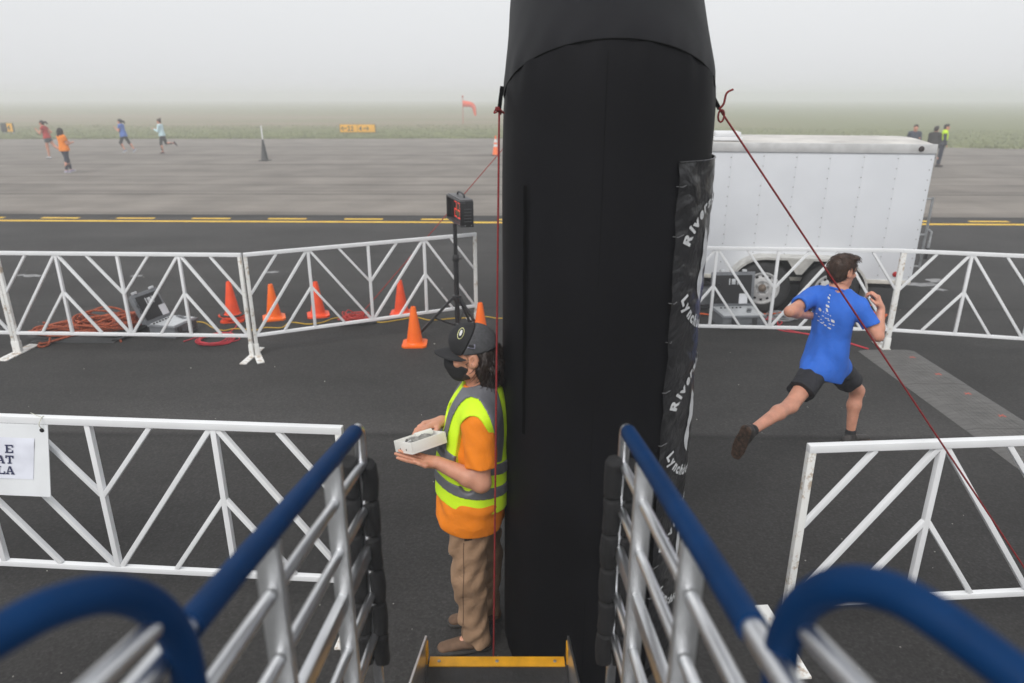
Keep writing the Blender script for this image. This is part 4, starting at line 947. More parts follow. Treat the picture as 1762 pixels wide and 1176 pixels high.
# ================================================================== AIRFIELD SIGNS AND WINDSOCK
def airfield_sign(px0, px1, py0, py1, label, cells, dark=0):
    Yb = 57.0; a0, a1 = J(px0, Yb, .4), J(px1, Yb, .4); w_ = a1[0]-a0[0]; z1 = HCAM - Yb*math.tan(ang(py0)); z0 = HCAM - Yb*math.tan(ang(py1))
    t = thing('airfield_sign', (a0[0], Yb, 0), label, 'sign')
    SGY = M('sign_yellow', lin(240, 178, 20), .45, var=.06, scale=2); n = len(cells); cw = w_/n
    for k, txt in enumerate(cells):
        m_ = MB(); m_.box((a0[0] + (k+.5)*cw, Yb, (z0+z1)/2), (cw - .03, .16, z1-z0), bev=.012)
        pn = part('sign_face', m_, BLACK_METAL if (dark and k == 0) else SGY, t)
        m_ = MB(); m_.box((a0[0] + (k+.5)*cw, Yb + .02, (z0+z1)/2), (cw + .05, .14, z1-z0+.05), bev=.01); part('sign_frame', m_, M('sign_frame', (.05, .05, .05), .6), t)
        if txt:
            zc = (z0+z1)/2; H_ = (z1-z0)*.62; x = a0[0] + k*cw + cw*.09
            for ch in txt:
                m_ = MB(); yy = Yb - .086
                if ch in '<>':
                    L_ = cw*.30; xa, xb = (x, x + L_); tip, tail = (xa, xb) if ch == '<' else (xb, xa); sg_ = 1 if ch == '<' else -1
                    m_.box(((xa+xb)/2, yy, zc), (L_, .006, H_*.15)); 
                    for s2 in (1, -1): m_.bar((tip, yy - .004, zc), (tip + sg_*H_*.42, yy - .004, zc + s2*H_*.42), .006, H_*.15, up=(0, 0, 1))
                    x += L_ + cw*.05
                else:
                    V, F = text_geo(ch, H_*1.38, .012); m_.add([(x + a_*.85, yy, zc - H_/2 + b2) for a_, b2, _ in V], F); x += (max(v[0] for v in V)*.85 + cw*(.03 if ch == '2' else .08))
                part('lettering', m_, BLACK_METAL, pn)
    for fx in (.12, .5, .88):
        m_ = MB(); m_.box((a0[0] + w_*fx, Yb + .03, z0/2), (.07, .07, z0), bev=.004); part('leg', m_, STEEL, t)
airfield_sign(585, 646, 214.5, 228, 'yellow airfield sign reading 22 and 4 with arrows on the grass', ['<22', '4>'])
airfield_sign(3, 23, 212.5, 227, 'yellow and black airfield sign seen past the running women', ['', '4'], dark=1)
wk = J(797, 78, 0); t = thing('windsock', wk, 'orange windsock drooping from a thin red pole in the fog', 'windsock')
m_ = MB(); m_.tube([wk, wk + np.array([0, 0, 2.75])], .03, 8); part('pole', m_, M('sock_pole', lin(190, 70, 50), .6), t)
m_ = MB(); m_.lathe([(.05, 2.68), (.09, 2.72), (.09, 2.84), (.04, 2.88)], 10, c=wk); part('lamp', m_, M('sock_lamp', lin(190, 60, 45), .5), t)
m_ = MB(); m_.tube(catmull([wk + np.array([.02, 0, 2.05]), wk + np.array([.5, 0, 2.02]), wk + np.array([.95, 0, 1.93]), wk + np.array([1.18, 0, 1.65]), wk + np.array([1.27, 0, 1.2]), wk + np.array([1.33, 0, .85])], 5), list(np.linspace(.34, .11, 26)), 14); part('sock', m_, M('sock_orange', lin(235, 92, 60), .8, var=.12), t)

# ================================================================== PEOPLE
def perp(v, d): v = np.asarray(v, float); return unit(v - np.dot(v, d)*np.asarray(d))
def frame(f, u):                         # right, forward, up of a head or torso
    u = unit(u); f = perp(f, u); return np.cross(f, u), f, u
ARM = (.050, .041, .040, .027); LEG = (.088, .060, .056, .036)

def torso_prims(J_, inf=0., belly=0., broad=1.0, female=False):
    r, f, u = frame(J_['f'], J_['neck'] - J_['pelvis']); ne, pe = J_['neck'], J_['pelvis']; ax = ne - pe
    c_ch = pe + ax*.66 + f*.005; c_ab = pe + ax*.34 + f*(.005 + belly); c_sh = pe + ax*.90; A = np.stack([r, f, u]); B = broad
    out = [('ell', c_ch, (.158*B + inf, .108 + inf + belly*.4, .185 + inf), A, .05), ('ell', c_ab, (.138*B + inf, .100 + inf + belly, .16 + inf), A, .06),
           ('ell', pe, (.155*B + inf, .112 + inf + belly*.4, .135 + inf), A, .06)]
    out.append(('seg', J_['shR']*.93 + c_sh*.07, J_['shL']*.93 + c_sh*.07, .060 + inf, .060 + inf, (f, .9), .05))
    out.append(('seg', ne + u*.02, c_sh*.5 + J_['shR']*.5, .050 + inf*.6, .050 + inf, None, .05)); out.append(('seg', ne + u*.02, c_sh*.5 + J_['shL']*.5, .050 + inf*.6, .050 + inf, None, .05))
    if female: out += [('ell', c_ch + f*.075 + r*s*.065 - u*.02, (.062+inf, .055+inf, .062+inf), A, .04) for s in (-1, 1)]
    return out
def add_prims(F, prims):
    for p in prims:
        if p[0] == 'ell': F.ell(p[1], p[2], p[3], p[4])
        else: F.seg(p[1], p[2], p[3], p[4], p[5], p[6])
    return F
def bounds(pts, m): P = np.array(pts); return P.min(0) - m, P.max(0) + m
def foot_frame(J_, s):
    K, A, T_ = J_['kn'+s], J_['an'+s], J_['toe'+s]; sh = unit(A - K); fv = unit(T_ - A); d = perp(sh, fv); base = A + d*.072
    e = unit(T_ - base); d = perp(d, e); return e, d, np.cross(e, d)

def head_prims(F, J_, sc_=1.0, face=True):
    r, f, u = frame(J_['hf'], J_['hu']); c = J_['head']; A = np.stack([r, f, u]); s = sc_
    P = lambda a, b_, d: c + (r*a + f*b_ + u*d)*s
    F.ell(P(0, -.012, .022), (.076*s, .094*s, .088*s), A, .02)
    F.ell(P(0, .020, -.040), (.060*s, .068*s, .078*s), A, .03)
    F.ell(P(0, .058, -.098), (.026*s, .024*s, .020*s), A, .03)                       # chin
    F.seg(P(-.05, .0, -.075), P(-.012, .058, -.098), .018*s, .016*s, None, .025); F.seg(P(.05, .0, -.075), P(.012, .058, -.098), .018*s, .016*s, None, .025)   # jaw
    F.seg(J_['neck'] - u*.03, P(0, -.020, -.06), .062, .054*s, None, .03)
    if face:
        F.seg(P(-.036, .076, .026), P(.036, .076, .026), .011*s, .011*s, None, .015)      # brow
        for q in (-1, 1):
            F.ell(P(q*.032, .096, .006), (.017*s, .015*s, .011*s), A, .010, 'cut')
            F.ell(P(q*.032, .078, .006), (.013*s, .013*s, .012*s), A, .004)
            F.ell(P(q*.044, .066, -.030), (.020*s, .018*s, .018*s), A, .02)               # cheek
            F.ell(P(q*.079, -.008, -.010), (.012*s, .024*s, .036*s), A, .006)             # ear
            F.ell(P(q*.092, -.002, -.006), (.010*s, .012*s, .020*s), A, .003, 'cut')
            F.ell(P(q*.074, .004, -.033), (.009*s, .012*s, .012*s), A, .006)
        F.seg(P(0, .086, .014), P(0, .110, -.030), .0085*s, .0125*s, None, .012); F.ell(P(0, .094, -.036), (.018*s, .012*s, .009*s), A, .008)   # nose
        F.seg(P(-.020, .084, -.060), P(.020, .084, -.060), .0075*s, .0075*s, None, .010); F.seg(P(-.017, .083, -.071), P(.017, .083, -.071), .008*s, .008*s, None, .010)
        F.seg(P(-.022, .098, -.0655), P(.022, .098, -.0655), .0035, .0035, None, .003, 'cut')
    return P
def hand_prims(F, wr, d, n, thumb, curl=(.5, .6, .7, .8), s=1.0, spread=.06, tcurl=.3):
    """palm from the wrist along d; n points out of the back of the hand; thumb is the side (along cross) the thumb leaves"""
    d = unit(d); n = perp(n, d); t = perp(thumb, d); t = perp(t, n)
    F.seg(wr - d*.02, wr + d*.03, .024*s, .026*s, (n, .72), .015)
    F.seg(wr + d*.02*s + t*.016, wr + d*.082*s + t*.024, .022*s, .018*s, (n, .70), .012); F.seg(wr + d*.02*s - t*.012, wr + d*.076*s - t*.024, .022*s, .017*s, (n, .70), .012)
    lens = ((.043, .026, .021), (.047, .030, .022), (.044, .027, .021), (.034, .021, .018))
    for k in range(4):
        o = (.030 - .0205*k)*s; p = wr + d*(.088 - .004*abs(k-1) - (.008 if k == 3 else 0))*s + t*o; dd = unit(d + t*(spread*(1.5-k))); a = 0.
        rad = (.0092, .0095, .0090, .0078)[k]*s
        for j, l in enumerate(lens[k]):
            a += curl[k]*(.55, 1.0, .7)[j]; v = math.cos(a)*dd - math.sin(a)*n; q = p + v*l*s
            F.seg(p, q, rad*(1 - .08*j), rad*(1 - .08*(j+1)), None, .004); p = q
    p = wr + d*.022*s + t*.024*s; v = unit(d*.62 + t*.75 - n*.25); q = p + v*.040*s; F.seg(p, q, .0135*s, .0115*s, None, .010)
    v2 = unit(d*(.95 - tcurl*.3) + t*(.30 - tcurl) - n*(.25 + tcurl*.5)); p = q; q = p + v2*.031*s; F.seg(p, q, .0112*s, .0098*s, None, .004); F.seg(q, q + unit(v2 - t*.2)*.022*s, .0098*s, .0078*s, None, .004)

def strands(ho, mat, centre, flow, count, ln, seed):
    """short separate strands lying over a head of hair"""
    r_ = np.random.default_rng(seed); n = len(ho.data.vertices); V = np.zeros(n*3, np.float32); ho.data.vertices.foreach_get('co', V); V = V.reshape(-1, 3) + wloc(ho); m_ = MB()
    for i in r_.integers(0, n, count):
        q = V[i]; o = unit(q - centre); fl = unit(perp(unit(flow) + r_.normal(0, .35, 3), o)); l = ln*r_.uniform(.5, 1.2); cv = r_.normal(0, .18)
        sd = np.cross(o, fl); pts = [q + fl*l*k/3 + o*(.0015 + .004*math.sin(math.pi*k/3.4) - .002*k/3) + sd*cv*l*(k/3)**2 for k in range(4)]
        m_.tube(pts, [.0016, .0015, .0012, .0005], 3, cap=False)
    o_ = part('hair_strands', m_, mat, ho, smooth=180); o_['kind'] = 'stuff'; return o_
def build_person(label, J_, outfit, h=.012, group=None, hands=None, extra=None, skin=SKIN, belly=0., broad=1., female=False, sc_=1.0, armr=1.0, legr=1.0):
    low = min(J_['toeL'][2], J_['toeR'][2]); base = np.array([J_['pelvis'][0], J_['pelvis'][1], 0.])
    t = thing('person', base, label, 'person', group)
    keys = [v for k, v in J_.items() if k not in ('f', 'hf', 'hu')]
    lo, hi = bounds(keys, .20); F = Field(lo, hi, h)
    add_prims(F, torso_prims(J_, 0, belly, broad, female))
    head_prims(F, J_, sc_, face=h < .014 or True)
    for s in 'LR':
        sh, el, wr = J_['sh'+s], J_['el'+s], J_['wr'+s]
        F.seg(sh, el, ARM[0]*armr, ARM[1]*armr, None, .03); m_ = el*.72 + wr*.28; F.seg(el, m_, ARM[1]*.95*armr, ARM[2]*1.04*armr, None, .02); F.seg(m_, wr, ARM[2]*1.04*armr, ARM[3]*armr, None, .015)
        if hands and s in hands: hand_prims(F, wr, **hands[s])
        else:
            d = unit(wr - el); F.seg(wr, wr + d*.085, .030, .026, (J_['f'], .8), .01); F.seg(wr + d*.03, wr + d*.06 + np.array([0, 0, .03]), .013, .011, None, .01)
        hp, kn, an = J_['hip'+s], J_['kn'+s], J_['an'+s]
        F.seg(hp, kn, LEG[0]*legr, LEG[1]*legr, None, .04); e, d, lt = foot_frame(J_, s)
        m_ = kn*.68 + an*.32; F.seg(kn, m_ - e*.012, LEG[1]*.96*legr, LEG[2]*1.03*legr, None, .03); F.seg(m_ - e*.012, an, LEG[2]*1.03*legr, LEG[3]*legr, None, .03)
        F.seg(an, an + d*.035 + e*.07, .031, .024, None, .02)
    body = F.build('body', skin, t)
    # shoes
    for s in 'LR':
        e, d, lt = foot_frame(J_, s); an = J_['an'+s]; T_ = J_['toe'+s]; heel = an + d*.045 - e*.045
        lo, hi = bounds([heel, T_, an], .11); S = Field(lo, hi, min(h, .009))
        S.seg(heel, an + d*.035 + e*.03, .037, .040, None, .02); S.seg(an + d*.035 + e*.03, T_ - d*.004 - e*.02, .040, .034, (d, .72), .02); S.seg(an - d*(outfit.get('collar', .018) - .005), an + d*.03, .042 + (.012 if 'collar' in outfit else 0), .042, None, .02)
        S.plane(an + d*.074, d, .004); S.plane(an - d*outfit.get('collar', .018), -d - e*.25, .004)
        sh_o = S.build('shoe', outfit.get('shoe', SHOE_DARK), t)
        S = Field(lo, hi, min(h, .008)); S.seg(heel + d*.025, T_ + d*.014 - e*.018, .043, .041, (d, .5), .02); S.seg(heel + d*.025 + e*.1, heel + d*.025 + e*.16, .045, .046, (d, .5), .02)
        S.plane(an + d*.084, d, .003); S.plane(an + d*.062, -d, .003); S.build('sole', outfit.get('sole', SHOE_DARK), sh_o)
        if 'sock' in outfit:
            S = Field(*bounds([an], .10), .007); kd = unit(J_['kn'+s] - an); S.seg(an + d*.03, an + kd*outfit['sock'][1], .041, .040, None, .01); S.plane(an + kd*outfit['sock'][1], kd, .002); S.build('sock', outfit['sock'][0], t)
    # trousers or shorts
    if 'bottom' in outfit:
        mat, frac, inf, flare = outfit['bottom']; lo, hi = bounds([J_[k+s] for k in ('hip', 'kn', 'an') for s in 'LR'] + [J_['pelvis']], .22); S = Field(lo, hi, max(.006, h*.9))
        r, f, u = frame(J_['f'], J_['neck'] - J_['pelvis']); A = np.stack([r, f, u])
        legs = []
        for s in 'LR':
            hp, kn, an = J_['hip'+s], J_['kn'+s], J_['an'+s]; Q = Field(lo, hi, S.h) if False else S
            if frac <= 1: e_ = hp + (kn - hp)*frac; Q.seg(hp, e_, LEG[0]*legr + inf, (LEG[0] + (LEG[1]-LEG[0])*frac)*legr + inf + flare, None, .03); legs.append((e_, unit(kn - hp)))
            else:
                e_ = kn + (an - kn)*(frac - 1); Q.seg(hp, kn, LEG[0]*legr + inf, LEG[1]*legr + inf*1.1, None, .03); Q.seg(kn, e_, LEG[1]*legr + inf*1.1, (LEG[2] + (LEG[3]-LEG[2])*(frac-1))*legr + inf + flare, None, .03); legs.append((e_, unit(an - kn)))
        S.ell(J_['pelvis'], (.160*broad + inf*.6, .120 + inf*.6 + belly*.4, .14), A, .04)
        for e_, d_ in legs:
            sl, P = S.block(e_ - .16, e_ + .16)
            if sl is not None:
                dd = ((P - e_.astype(np.float32)) @ d_.astype(np.float32)); S.F[sl] = np.maximum(S.F[sl], dd.astype(np.float32))
        if 'fold_b' in outfit: S.folds(*outfit['fold_b'])
        S.build('trousers' if frac > 1 else 'shorts', mat, t)
    # shirt
    if 'top' in outfit:
        mat, sleeve, inf, hem = outfit['top']; r, f, u = frame(J_['f'], J_['neck'] - J_['pelvis']); lo, hi = bounds([J_[k+s] for k in ('sh', 'el', 'wr') for s in 'LR'] + [J_['neck'], J_['pelvis'] - u*hem], .20); S = Field(lo, hi, max(.006, h*.9))
        add_prims(S, torso_prims(J_, inf, belly, broad, female)); A = np.stack([r, f, u]); pe = J_['pelvis']
        sk_ = outfit.get('skirt', .155); S.seg(pe + u*.10, pe - u*(hem + .06), .150*broad + inf, sk_*broad + inf, (f, .84), .05)
        if 'bottom' in outfit:
            ib = outfit['bottom'][2] + .007
            for s in 'LR': S.seg(J_['hip'+s], J_['hip'+s] + (J_['kn'+s] - J_['hip'+s])*.08, LEG[0]*legr + ib, LEG[0]*legr + ib, None, .10)
        ends = []
        for s in 'LR':
            sh, el, wr = J_['sh'+s], J_['el'+s], J_['wr'+s]; lf = outfit.get('sleeve_loose', .016)
            if sleeve > 0:
                Q = Field(lo, hi, S.h); e_ = sh + (el - sh)*min(1, sleeve)
                Q.seg(sh, e_ + (el - sh)*(.1 if sleeve <= 1 else 0), (ARM[0] + .004)*armr + inf, (ARM[0] + (ARM[1]-ARM[0])*min(1, sleeve))*armr + lf, None, .03)
                if sleeve <= 1: Q.plane(e_, unit(el - sh), .003); ends.append((e_, unit(el - sh)))
                else: e_ = el + (wr - el)*(sleeve - 1); Q.seg(el, e_, ARM[1]*armr + lf*.8, (ARM[1] + (ARM[3]-ARM[1])*(sleeve-1))*armr + lf*.6, None, .02)
                k_ = .025; hh = np.clip(.5 + .5*(S.F - Q.F)/k_, 0, 1); S.F = (S.F*(1-hh) + Q.F*hh - k_*hh*(1-hh)).astype(np.float32)
        if 'fold_t' in outfit: S.folds(*outfit['fold_t'])
        S.plane(pe - u*hem, -u + np.array(outfit.get('hemvec', (0, 0, 0))), .004)
        # open the cuffs and the collar
        for e_, d_ in ends: S.seg(e_ - d_*.006, e_ + d_*.03, .051*armr, .052*armr, None, .003, 'cut')
        S.ell(J_['neck'] + u*.035 + f*.015, (.072, .070, .05), A, .008, 'cut'); S.seg(J_['neck'] + u*.03, J_['head'] - u*.02, .066, .085, None, .004, 'cut')
        J_['_shirt'] = S.build('shirt', mat, t)
        if h < .008:                     # ribbed collar and sleeve hems
            un = unit(J_['head'] - J_['neck']); cn = J_['neck'] + u*.018 + f*.006; n1c = perp(f, un); n2c = np.cross(un, n1c)
            m_ = MB(); m_.tube([cn + n1c*.074*math.cos(q) + n2c*.072*math.sin(q) - un*.016*math.cos(q) for q in np.linspace(0, 2*math.pi, 40, endpoint=False)], .0085, 8, closed=True); part('collar', m_, mat, J_['_shirt'], smooth=180)
    if 'hair' in outfit:
        mat, style = outfit['hair']; r, f, u = frame(J_['hf'], J_['hu']); c = J_['head']; A = np.stack([r, f, u]); P = lambda a, b_, d: c + (r*a + f*b_ + u*d)*sc_
        S = Field(c - .34, c + .30, max(.005, h*.7)); S.ell(P(0, -.014, .026), (.086*sc_, .104*sc_, .098*sc_), A, .02); S.ell(P(0, -.045, -.030), (.072*sc_, .062*sc_, .070*sc_), A, .02)
        if style == 'short':
            S.ell(P(0, .120, -.030), (.10*sc_, .115*sc_, .085*sc_), A, .012, 'cut'); S.plane(P(0, 0, -.085), -u + f*.35, .01)
            for q in (-1, 1): S.ell(P(q*.080, .010, -.014), (.024, .030, .044), A, .006, 'cut')
            S.ell(P(.01, .055, .098), (.062*sc_, .046*sc_, .022*sc_), A, .02)
            S.folds(.0012, 170, 3)
        else:
            S.ell(P(0, .125, -.030), (.090*sc_, .10*sc_, .10*sc_), A, .012, 'cut')
            if style == 'bun': S.seg(P(0, -.06, .06), P(0, -.10, .13), .03, .035, None, .02)
            if style == 'tail': S.seg(P(0, -.09, .05), P(.0, -.19, .035), .030, .045, None, .02); S.seg(P(0, -.18, .04), P(0, -.25, -.03), .042, .028, None, .02)
            if style == 'long': S.seg(P(0, -.09, .04), P(.0, -.20, -.02), .050, .055, None, .03); S.seg(P(0, -.18, -.02), P(0, -.26, -.10), .045, .025, None, .02)
            if style == 'curly':
                for k in range(16):
                    q = k*2.4; S.ell(P(.085*math.cos(q), -.03 + .07*math.sin(q), .05 - .013*k), (.045, .045, .04), A, .02)
            S.folds(.004, 60, 5)
        ho = S.build('hair', mat, t)
        if h < .008: strands(ho, mat, c - u*.02, -f*.5 - u, 900, .030, 7)
    if extra: extra(t, J_)
    return t

def pose(base, yaw, H, lean=.05, arms=((.6, 1.6), (-.7, 1.5)), legs=((.5, .6), (-.4, .7)), foot=(0., .6), twist=0., headf=None, drop=None):
    """joints from angles: arms and legs are (swing, bend) for left and right; forward is positive"""
    k = H/1.75; f = np.array([math.cos(yaw), math.sin(yaw), 0]); u = up3; r = np.cross(f, u)
    def dr(a): return math.sin(a)*f - math.cos(a)*u
    pe = np.zeros(3); sp = math.sin(lean)*f + math.cos(lean)*u; ne = pe + sp*.52*k; J_ = {'pelvis': pe, 'neck': ne, 'f': unit(f + r*twist), 'hf': f if headf is None else headf, 'hu': u}
    J_['head'] = ne + sp*.165*k + f*.02
    fl = []
    for i, s in enumerate('LR'):
        sg_ = -1 if s == 'L' else 1
        sh = ne - sp*.055*k + r*sg_*.178*k; el = sh + dr(arms[i][0] + lean*-1)*.28*k + r*sg_*.04; wr = el + dr(arms[i][0] + arms[i][1])*.24*k - r*sg_*.06
        hp = pe + r*sg_*.085*k - u*.03; kn = hp + dr(legs[i][0])*.42*k; an = kn + dr(legs[i][0] - legs[i][1])*.41*k; sd = dr(legs[i][0] - legs[i][1])
        a = legs[i][0] - legs[i][1] + math.pi/2 - foot[i]; toe = an + (math.sin(a)*f - math.cos(a)*u)*.165*k + unit(sd)*.062*k
        for n_, v in (('sh', sh), ('el', el), ('wr', wr), ('hip', hp), ('kn', kn), ('an', an), ('toe', toe)): J_[n_ + s] = v
        fl += [toe[2] - .022, an[2] - .082]
    off = np.array([base[0], base[1], .010 - min(fl)]) if drop is None else np.array([base[0], base[1], drop])
    for k2, v in J_.items():
        if k2 not in ('f', 'hf', 'hu'): J_[k2] = v + off
    return J_

# ---- the runners and marshals far out on the old paving
BLACK_CLOTH = M('black_cloth', (.016, .016, .018), .85, var=.3, scale=12); NAVY_CLOTH = M('navy_cloth', (.022, .028, .05), .85, var=.2, scale=12)
def far(px, py, **kw): p = G(px, py); return pose(p, **kw)
GRP = 'people out on the old paving'
build_person('woman in red and white top and grey shorts running behind the orange shirt', far(89, 273, yaw=R(183), H=1.70, lean=.16, arms=((.5, 1.9), (-.6, 1.6)), legs=((.10, .10), (-.55, .35)), foot=(0, .5)),
    {'top': (M('red_white_top', lin(176, 52, 46), .8, var=.1), .35, .008, .02), 'bottom': (M('grey_shorts', (.07, .08, .09), .8), .42, .012, .01), 'shoe': M('pale_shoe', (.5, .5, .52), .7), 'sole': SHOE_DARK, 'hair': (HAIR_DARK, 'tail')}, .016, GRP, female=True)
build_person('person with dark curly hair in orange tee and jeans walking on the old paving', far(119, 299, yaw=R(62), H=1.60, lean=-.04, arms=((.1, 1.7), (.15, 1.6)), legs=((.22, .06), (-.10, .12)), foot=(0, 0)),
    {'top': (M('orange_tee', lin(236, 132, 18), .85, var=.1), .55, .016, .08), 'bottom': (NAVY_CLOTH, 1.92, .010, 0), 'shoe': M('lilac_shoe', (.36, .32, .42), .7), 'sole': M('white_sole', (.6, .6, .62), .7), 'hair': (HAIR_DARK, 'curly')}, .014, GRP, belly=.02, female=True)
build_person('woman in blue tee and black leggings with a long ponytail running', far(218, 264, yaw=R(182), H=1.66, lean=.10, arms=((.35, 2.0), (.0, 1.7)), legs=((.45, .85), (-.45, .10)), foot=(0, .2)),
    {'top': (M('blue_tee_far', lin(82, 116, 190), .85, var=.1), .5, .018, .10), 'bottom': (BLACK_CLOTH, 1.55, .008, 0), 'shoe': M('grey_blue_shoe', (.20, .22, .30), .7), 'sole': M('white_sole', (.6, .6, .62), .7), 'hair': (HAIR_DARK, 'long')}, .016, GRP, belly=.015, female=True)
build_person('woman in pale aqua long-sleeved top and black leggings running', far(284, 265, yaw=R(180), H=1.68, lean=.06, arms=((.3, 1.7), (.1, 1.9)), legs=((.22, .30), (-.25, 1.35)), foot=(0, .5)),
    {'top': (M('aqua_top', lin(196, 222, 228), .85, var=.06), 1.9, .008, .06), 'bottom': (M('charcoal_leggings', (.03, .034, .034), .8), 1.85, .006, 0), 'shoe': M('dark_red_shoe', (.12, .05, .05), .7), 'hair': (HAIR_BROWN, 'bun')}, .016, GRP, female=True)
p = G(1563, 290); build_person('runner in dark jacket with race bib beyond the trailer roof', pose(p, R(250), 1.70, lean=.08, arms=((.4, 1.5), (-.5, 1.6)), legs=((.4, .5), (-.3, .6)), foot=(0, .4)),
    {'top': (M('dark_jacket', (.035, .045, .07), .8), 1.9, .014, .06), 'bottom': (M('blue_shorts', (.05, .08, .16), .8), .7, .014, .01), 'hair': (HAIR_DARK, 'short')}, .016, GRP)
build_person('person in black jacket standing beside the marshal in the yellow vest', far(1598, 292, yaw=R(40), H=1.62, lean=0, arms=((.2, 1.9), (.2, 1.8)), legs=((.03, .03), (-.03, .03)), foot=(0, 0)),
    {'top': (M('black_jacket', (.028, .026, .026), .85), 1.95, .022, .08), 'bottom': (BLACK_CLOTH, 1.95, .012, 0), 'hair': (HAIR_DARK, 'short')}, .016, GRP)
def vest_far(t, J_):
    r, f, u = frame(J_['f'], J_['neck'] - J_['pelvis']); S = Field(*bounds([J_['pelvis'], J_['neck'], J_['shL'], J_['shR']], .22), .014); add_prims(S, torso_prims(J_, .032)); S.plane(J_['pelvis'] + u*.02, -u, .004)
    for s in 'LR': S.seg(J_['sh'+s] - u*.12, J_['sh'+s] + u*.0, .055, .050, None, .01, 'cut'); 
    S.seg(J_['neck'], J_['head'], .075, .09, None, .004, 'cut'); S.build('hi_vis_vest', VEST, t)
VEST = M('hi_vis_yellow', lin(206, 246, 30), .7, var=.06, scale=8, bump=.12, bscale=240, wrinkle=.3, wscale=8)
build_person('marshal in a yellow vest and dark trousers standing beyond the trailer corner', far(1614, 288, yaw=R(-25), H=1.66, lean=.03, arms=((-.15, .5), (.1, .3)), legs=((.02, .02), (-.06, .02)), foot=(0, 0)),
    {'top': (M('dark_shirt', (.04, .045, .06), .85), 1.9, .014, .05), 'bottom': (NAVY_CLOTH, 1.95, .014, 0), 'hair': (HAIR_DARK, 'short')}, .014, GRP, extra=vest_far)

# ---- the runner in blue
RJ = {'f': unit([.84, .54, .06]), 'hf': unit([.95, .30, -.03]), 'hu': unit([.06, .06, 1]),
      'head': J(1450, 4.86, 1.535), 'neck': J(1441, 4.85, 1.375), 'pelvis': J(1419, 4.84, .835),
      'shL': J(1402, 4.95, 1.325), 'shR': J(1479, 4.77, 1.285), 'elL': J(1359, 4.74, 1.265), 'elR': J(1511, 4.68, 1.10), 'wrL': J(1402, 4.93, 1.17), 'wrR': J(1516, 4.77, 1.285),
      'hipL': J(1437, 4.92, .79), 'hipR': J(1403, 4.78, .79), 'knL': J(1475, 5.10, .50), 'knR': J(1360, 4.56, .615), 'anL': J(1463, 5.08, .125), 'anR': J(1291, 4.26, .56),
      'toeL': J(1492, 5.20, .035), 'toeR': J(1267, 4.27, .375)}
BLUE_TEE = M('royal_blue_tee', lin(42, 104, 205), .8, var=.07, scale=7, bump=.10, bscale=300, wrinkle=.5, wscale=8); SHORTS = M('black_shorts', (.012, .012, .016), .75, var=.25, scale=9, bump=.1, bscale=200, wrinkle=.6, wscale=10)
def runner_extra(t, J_):
    bv = BVHTree.FromPolygons([v.co + Vector(wloc(t)) for v in J_['_shirt'].data.vertices], [tuple(p.vertices) for p in J_['_shirt'].data.polygons])
    cam_ = Vector((0, 0, HCAM)); n_ = 0
    marks = [(1426, 513, 4, 5), (1428, 508, 3, 3), (1426, 520, 3, 3), (1424, 527, 7, 5), (1423, 534, 4, 8), (1411, 533, 5, 6)] + [(1417 + 4*k, 537 + 2.2*k, 2, 2) for k in range(4)] + \
            [(1405 + 4*k, 540 + 5*k, 3, 2) for k in range(4)] + [(1416 + 5*k, 544 + 4*k, 4, 2) for k in range(3)] + [(1433, 553, 7, 6), (1425, 549, 3, 3), (1408, 552, 5, 2), (1414, 556, 6, 2), (1420, 560, 5, 3), (1428, 558, 5, 2), (1434, 560, 4, 2), (1427, 565, 7, 3)]
    for (px, py, w_, h_) in marks:
        V = []
        for k in range(10):
            q = 2*math.pi*k/10; sq = 1/max(abs(math.cos(q)), abs(math.sin(q)))*.85 if w_ != h_ - 1 else 1
            d = Vector(PY(px + w_/2*sq*math.cos(q) + h_*.1*math.sin(q), py + h_/2*sq*math.sin(q) + w_*.18*math.cos(q), 5.0)) - cam_; d.normalize()
            hit, nr, _, _ = bv.ray_cast(cam_, d)
            if hit: V.append(np.array(hit - d*.004))
        if len(V) == 10:
            m_ = MB(); m_.add(V, [tuple(range(10))]); part('shirt_print', m_, PRINT_WHITE, J_['_shirt'])
runner = build_person('runner in blue tee and black shorts in mid-stride past the timing mats', RJ,
    {'top': (BLUE_TEE, .62, .017, .100), 'hemvec': (-.30, 0, 0), 'skirt': .134, 'sleeve_loose': .022, 'fold_t': (.0052, 32, 4, (1, 1, .75)), 'bottom': (SHORTS, .60, .016, .024), 'fold_b': (.0045, 30, 9), 'shoe': M('black_orange_shoe', (.030, .026, .024), .6, var=.6, scale=50), 'sole': M('orange_brown_sole', (.055, .030, .018), .7, var=.8, scale=45), 'sock': (BLACK_CLOTH, .045), 'hair': (HAIR_BROWN, 'short')},
    .0065, None, hands={'R': dict(d=J(1507, 4.80, 1.40) - RJ['wrR'], n=np.array([.75, -.6, .1]), thumb=np.array([-.9, -.2, .3]), curl=(1.05, 1.1, 1.15, 1.2), tcurl=.6), 'L': dict(d=J(1420, 4.98, 1.16) - RJ['wrL'], n=np.array([-.5, -.6, .3]), thumb=up3, curl=(.9, 1., 1.1, 1.2), tcurl=.6)}, extra=runner_extra, skin=SKIN, sc_=.95, broad=.88, legr=.86, armr=.92)

